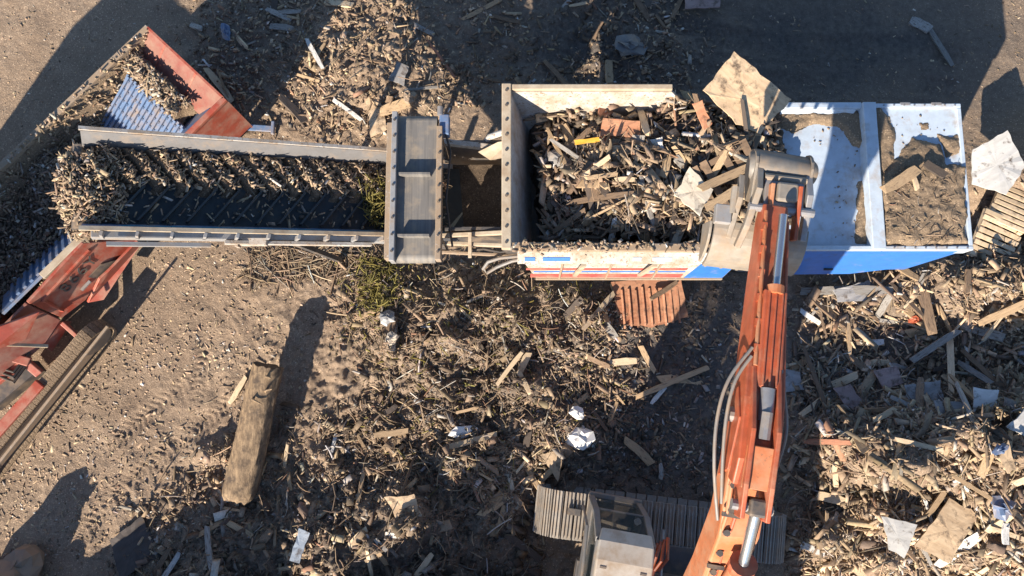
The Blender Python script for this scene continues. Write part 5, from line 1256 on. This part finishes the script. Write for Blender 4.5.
def rand_boards(poly, n, wts, hop=False, up=(.06, .14), tilt=.12, Lm=.55, group='scrap boards in the debris', maxL=1.15):
    px, py = sample_poly(poly, n)
    ks = list(wts); pr = np.array([wts[k] for k in ks], float); pr /= pr.sum()
    for i in range(n):
        ld = min(HOPL if hop else LAND, key=lambda t: (t[0] - px[i]) ** 2 + (t[1] - py[i]) ** 2)[2]
        for tries in range(14):
            L = float(np.clip(Lm * math.exp(.42 * random.gauss(0, 1)), .26, maxL)); wd = float(np.clip(.085 * math.exp(.42 * random.gauss(0, 1)), .035, .2)); th = random.uniform(.02, .05)
            w = ks[int(rng.choice(len(ks), p=pr))]; yaw = random.random() * math.pi
            dirn = 'lying level' if yaw < R(22) or yaw > R(158) else 'slanting right' if yaw < R(68) else 'pointing upwards' if yaw < R(112) else 'slanting left'
            lab = f'{sizeword(L, wd)} {TONE[w]} board {dirn} {ld}'
            if lab not in seenlab: break
        seenlab[lab] = seenlab.get(lab, 0) + 1
        d = Vector((math.cos(yaw), math.sin(yaw), 0)) * L / 2
        if hop:
            x, y = at_np(px[i], py[i], 2.8); q = [float(hopz(np.array([x + s * d.x]), np.array([y + s * d.y]), np.ones(1))[0]) for s in (-1, 0, 1)]
        else:
            x, y, _ = at_ground(px[i:i + 1], py[i:i + 1]); x, y = float(x[0]), float(y[0])
            q = [float(ground_z(np.array([x + s * d.x]), np.array([y + s * d.y]))[0]) for s in (-1, 0, 1)]
        u_ = random.uniform(*up); z0 = max(q[0], q[1] - .05); z1 = max(q[2], q[1] - .05)
        tl = random.gauss(0, tilt) * L / 2
        p0 = Vector((x, y, z0 + u_ - tl)) - d; p1 = Vector((x, y, z1 + u_ + tl)) + d
        place_board(p0, p1, wd, th, w, lab, group)
WN = {'pale': 3, 'tan': 4, 'brown': 4, 'grey': 3, 'dark': 2, 'white': .7, 'reddish': .5}
WP = {'pale': 6, 'tan': 5, 'brown': 3, 'grey': 2, 'dark': 1, 'white': 1, 'reddish': .5}
rand_boards(RIGHT, 80, WP, up=(.05, .13), tilt=.16, Lm=.52, group='scrap boards in the right heap')
rand_boards([(800, 290), (930, 275), (960, 330), (1020, 360), (1020, 420), (800, 420)], 22, WN, up=(.03, .09), Lm=.55, group='scrap boards in the right heap')
rand_boards(CENTRE, 32, WN, up=(.01, .07), tilt=.2, Lm=.40, group='scrap boards in the centre heap')
rand_boards(BOTTOM, 34, WN, up=(.01, .07), tilt=.16, Lm=.42, group='scrap boards left of the excavator')
rand_boards(TOPLIT, 12, WN, up=(.03, .08), Lm=.5, group='scrap boards behind the conveyor')
rand_boards(TOPD, 20, WN, up=(.03, .08), Lm=.5, group='scrap boards behind the conveyor')
rand_boards(DARKG, 12, WN, up=(.02, .06), Lm=.5, group='scrap boards on the mud')
rand_boards([(552, 125), (700, 112), (765, 125), (745, 232), (560, 228)], 56, WN, hop=True, up=(.06, .16), tilt=.3, Lm=.55, group='scrap boards in the hopper')
# boards with places of their own
def gb(a, b, up, wd, w, label, th=.04, name='plank', cat='plank'):
    ups = up if isinstance(up, tuple) else (up, up)
    o = place_board(gpt(*a, ups[0]), gpt(*b, ups[1]), wd, th, w, label, None, name, 0.08); o['category'] = cat; return o
gb((638, 396), (705, 369), .08, .10, 'tan', 'long tan plank lying alone on the dark mud left of the boom')
gb((584, 328), (614, 294), (.1, .2), .10, 'pale', 'pale plank leaning left of the ribbed reddish sheet')
gb((650, 300), (676, 282), .42, .09, 'brown', 'brown stick lying across the ribbed reddish sheet')
gb((912, 19), (929, 31), .04, .20, 'grey', 'short wide grey plank on the shaded mud at the upper right')
gb((930, 28), (951, 64), .04, .10, 'grey', 'longer grey plank below the short one at the upper right')
gb((308, 40), (322, 68), .08, .09, 'white', 'white pole lying on the sunlit ground behind the conveyor', .08)
gb((270, 27), (292, 28), .05, .13, 'grey', 'pale grey plank in the shade at the upper left')
gb((272, 13), (300, 12), .05, .09, 'grey', 'thin grey plank above the pale grey one at the upper left')
gb((545, 62), (571, 90), .05, .10, 'brown', 'thin brown plank lying behind the hopper\'s back wall')
gb((497, 385), (522, 352), (.12, .25), .08, 'pale', 'pale stick standing out of the centre heap')
gb((450, 446), (499, 434), .18, .10, 'pale', 'pale plank beside the white crushed scrap')
gb((373, 436), (407, 430), .15, .11, 'tan', 'tan board end in the debris right of the log')
gb((800, 292), (890, 290), .06, .16, 'grey', 'wide grey plank lying below the blue side panel')
gb((870, 420), (890, 408), .3, .09, 'pale', 'pale short plank on the top left of the right heap')
gb((960, 362), (988, 384), .2, .11, 'grey', 'grey plank in the shaded part of the right heap')
gb((915, 360), (960, 330), .2, .13, 'grey', 'long grey plank beside the shaded hollow')
gb((975, 325), (1030, 300), .3, .14, 'tan', 'heavy tan plank at the right edge below the pallets')
gb((895, 440), (945, 450), .3, .08, 'pale', 'long pale lath across the right heap')
gb((990, 528), (1030, 542), .25, .08, 'pale', 'thin pale lath in the bottom right corner')
gb((208, 525), (212, 572), .1, .10, 'grey', 'grey stick upright in the picture at the bottom left')
gb((540, 482), (556, 466), .1, .10, 'tan', 'tan stub below the triangular board')
gb((640, 345), (655, 372), .08, .1, 'tan', 'tan stake below the ribbed reddish sheet')
gb((230, 402), (246, 378), .04, .10, 'pale', 'pale scrap stick just left of the log\'s middle')
gb((845, 352), (872, 375), .1, .12, 'brown', 'brown plank right of the excavator elbow')
for (a, b, z, wd, w, lab) in [((886, 190), (917, 167), 2.96, .17, 'tan', 'orange tan plank lying on the roof dirt'), ((926, 162), (945, 178), 2.95, .12, 'dark', 'dark scrap board on the roof dirt'),
                              ((911, 172), (917, 190), 2.93, .06, 'pale', 'short pale stick on the roof dirt'), ((700, 190), (752, 165), 3.15, .13, 'tan', 'tan plank held in front of the grapple'),
                              ((706, 207), (755, 180), 3.2, .13, 'tan', 'lower tan plank held in front of the grapple')]:
    o = place_board(at(*a, z), at(*b, z), wd, .05, w, lab, None, 'plank', .05)
    o['category'] = 'plank'
# coarse timbers on the heap below the picture, whose shadows reach into it
for k, (a, b, u0, u1, w) in enumerate([((250, 610), (265, 590), .1, .75, 'brown'), ((320, 620), (345, 600), .1, .6, 'grey'), ((395, 615), (380, 598), .1, .7, 'tan'), ((470, 612), (480, 595), .1, .6, 'brown'), ((140, 600), (150, 585), .1, .7, 'dark')]):
    gb(a, b, (u0, u1), .22, w, ['brown beam tilted out of the near heap below the log', 'grey beam on the near heap', 'tan beam on the near heap', 'brown beam near the excavator end of the near heap', 'dark beam at the left of the near heap'][k], .08, 'timber_beam', 'beam')
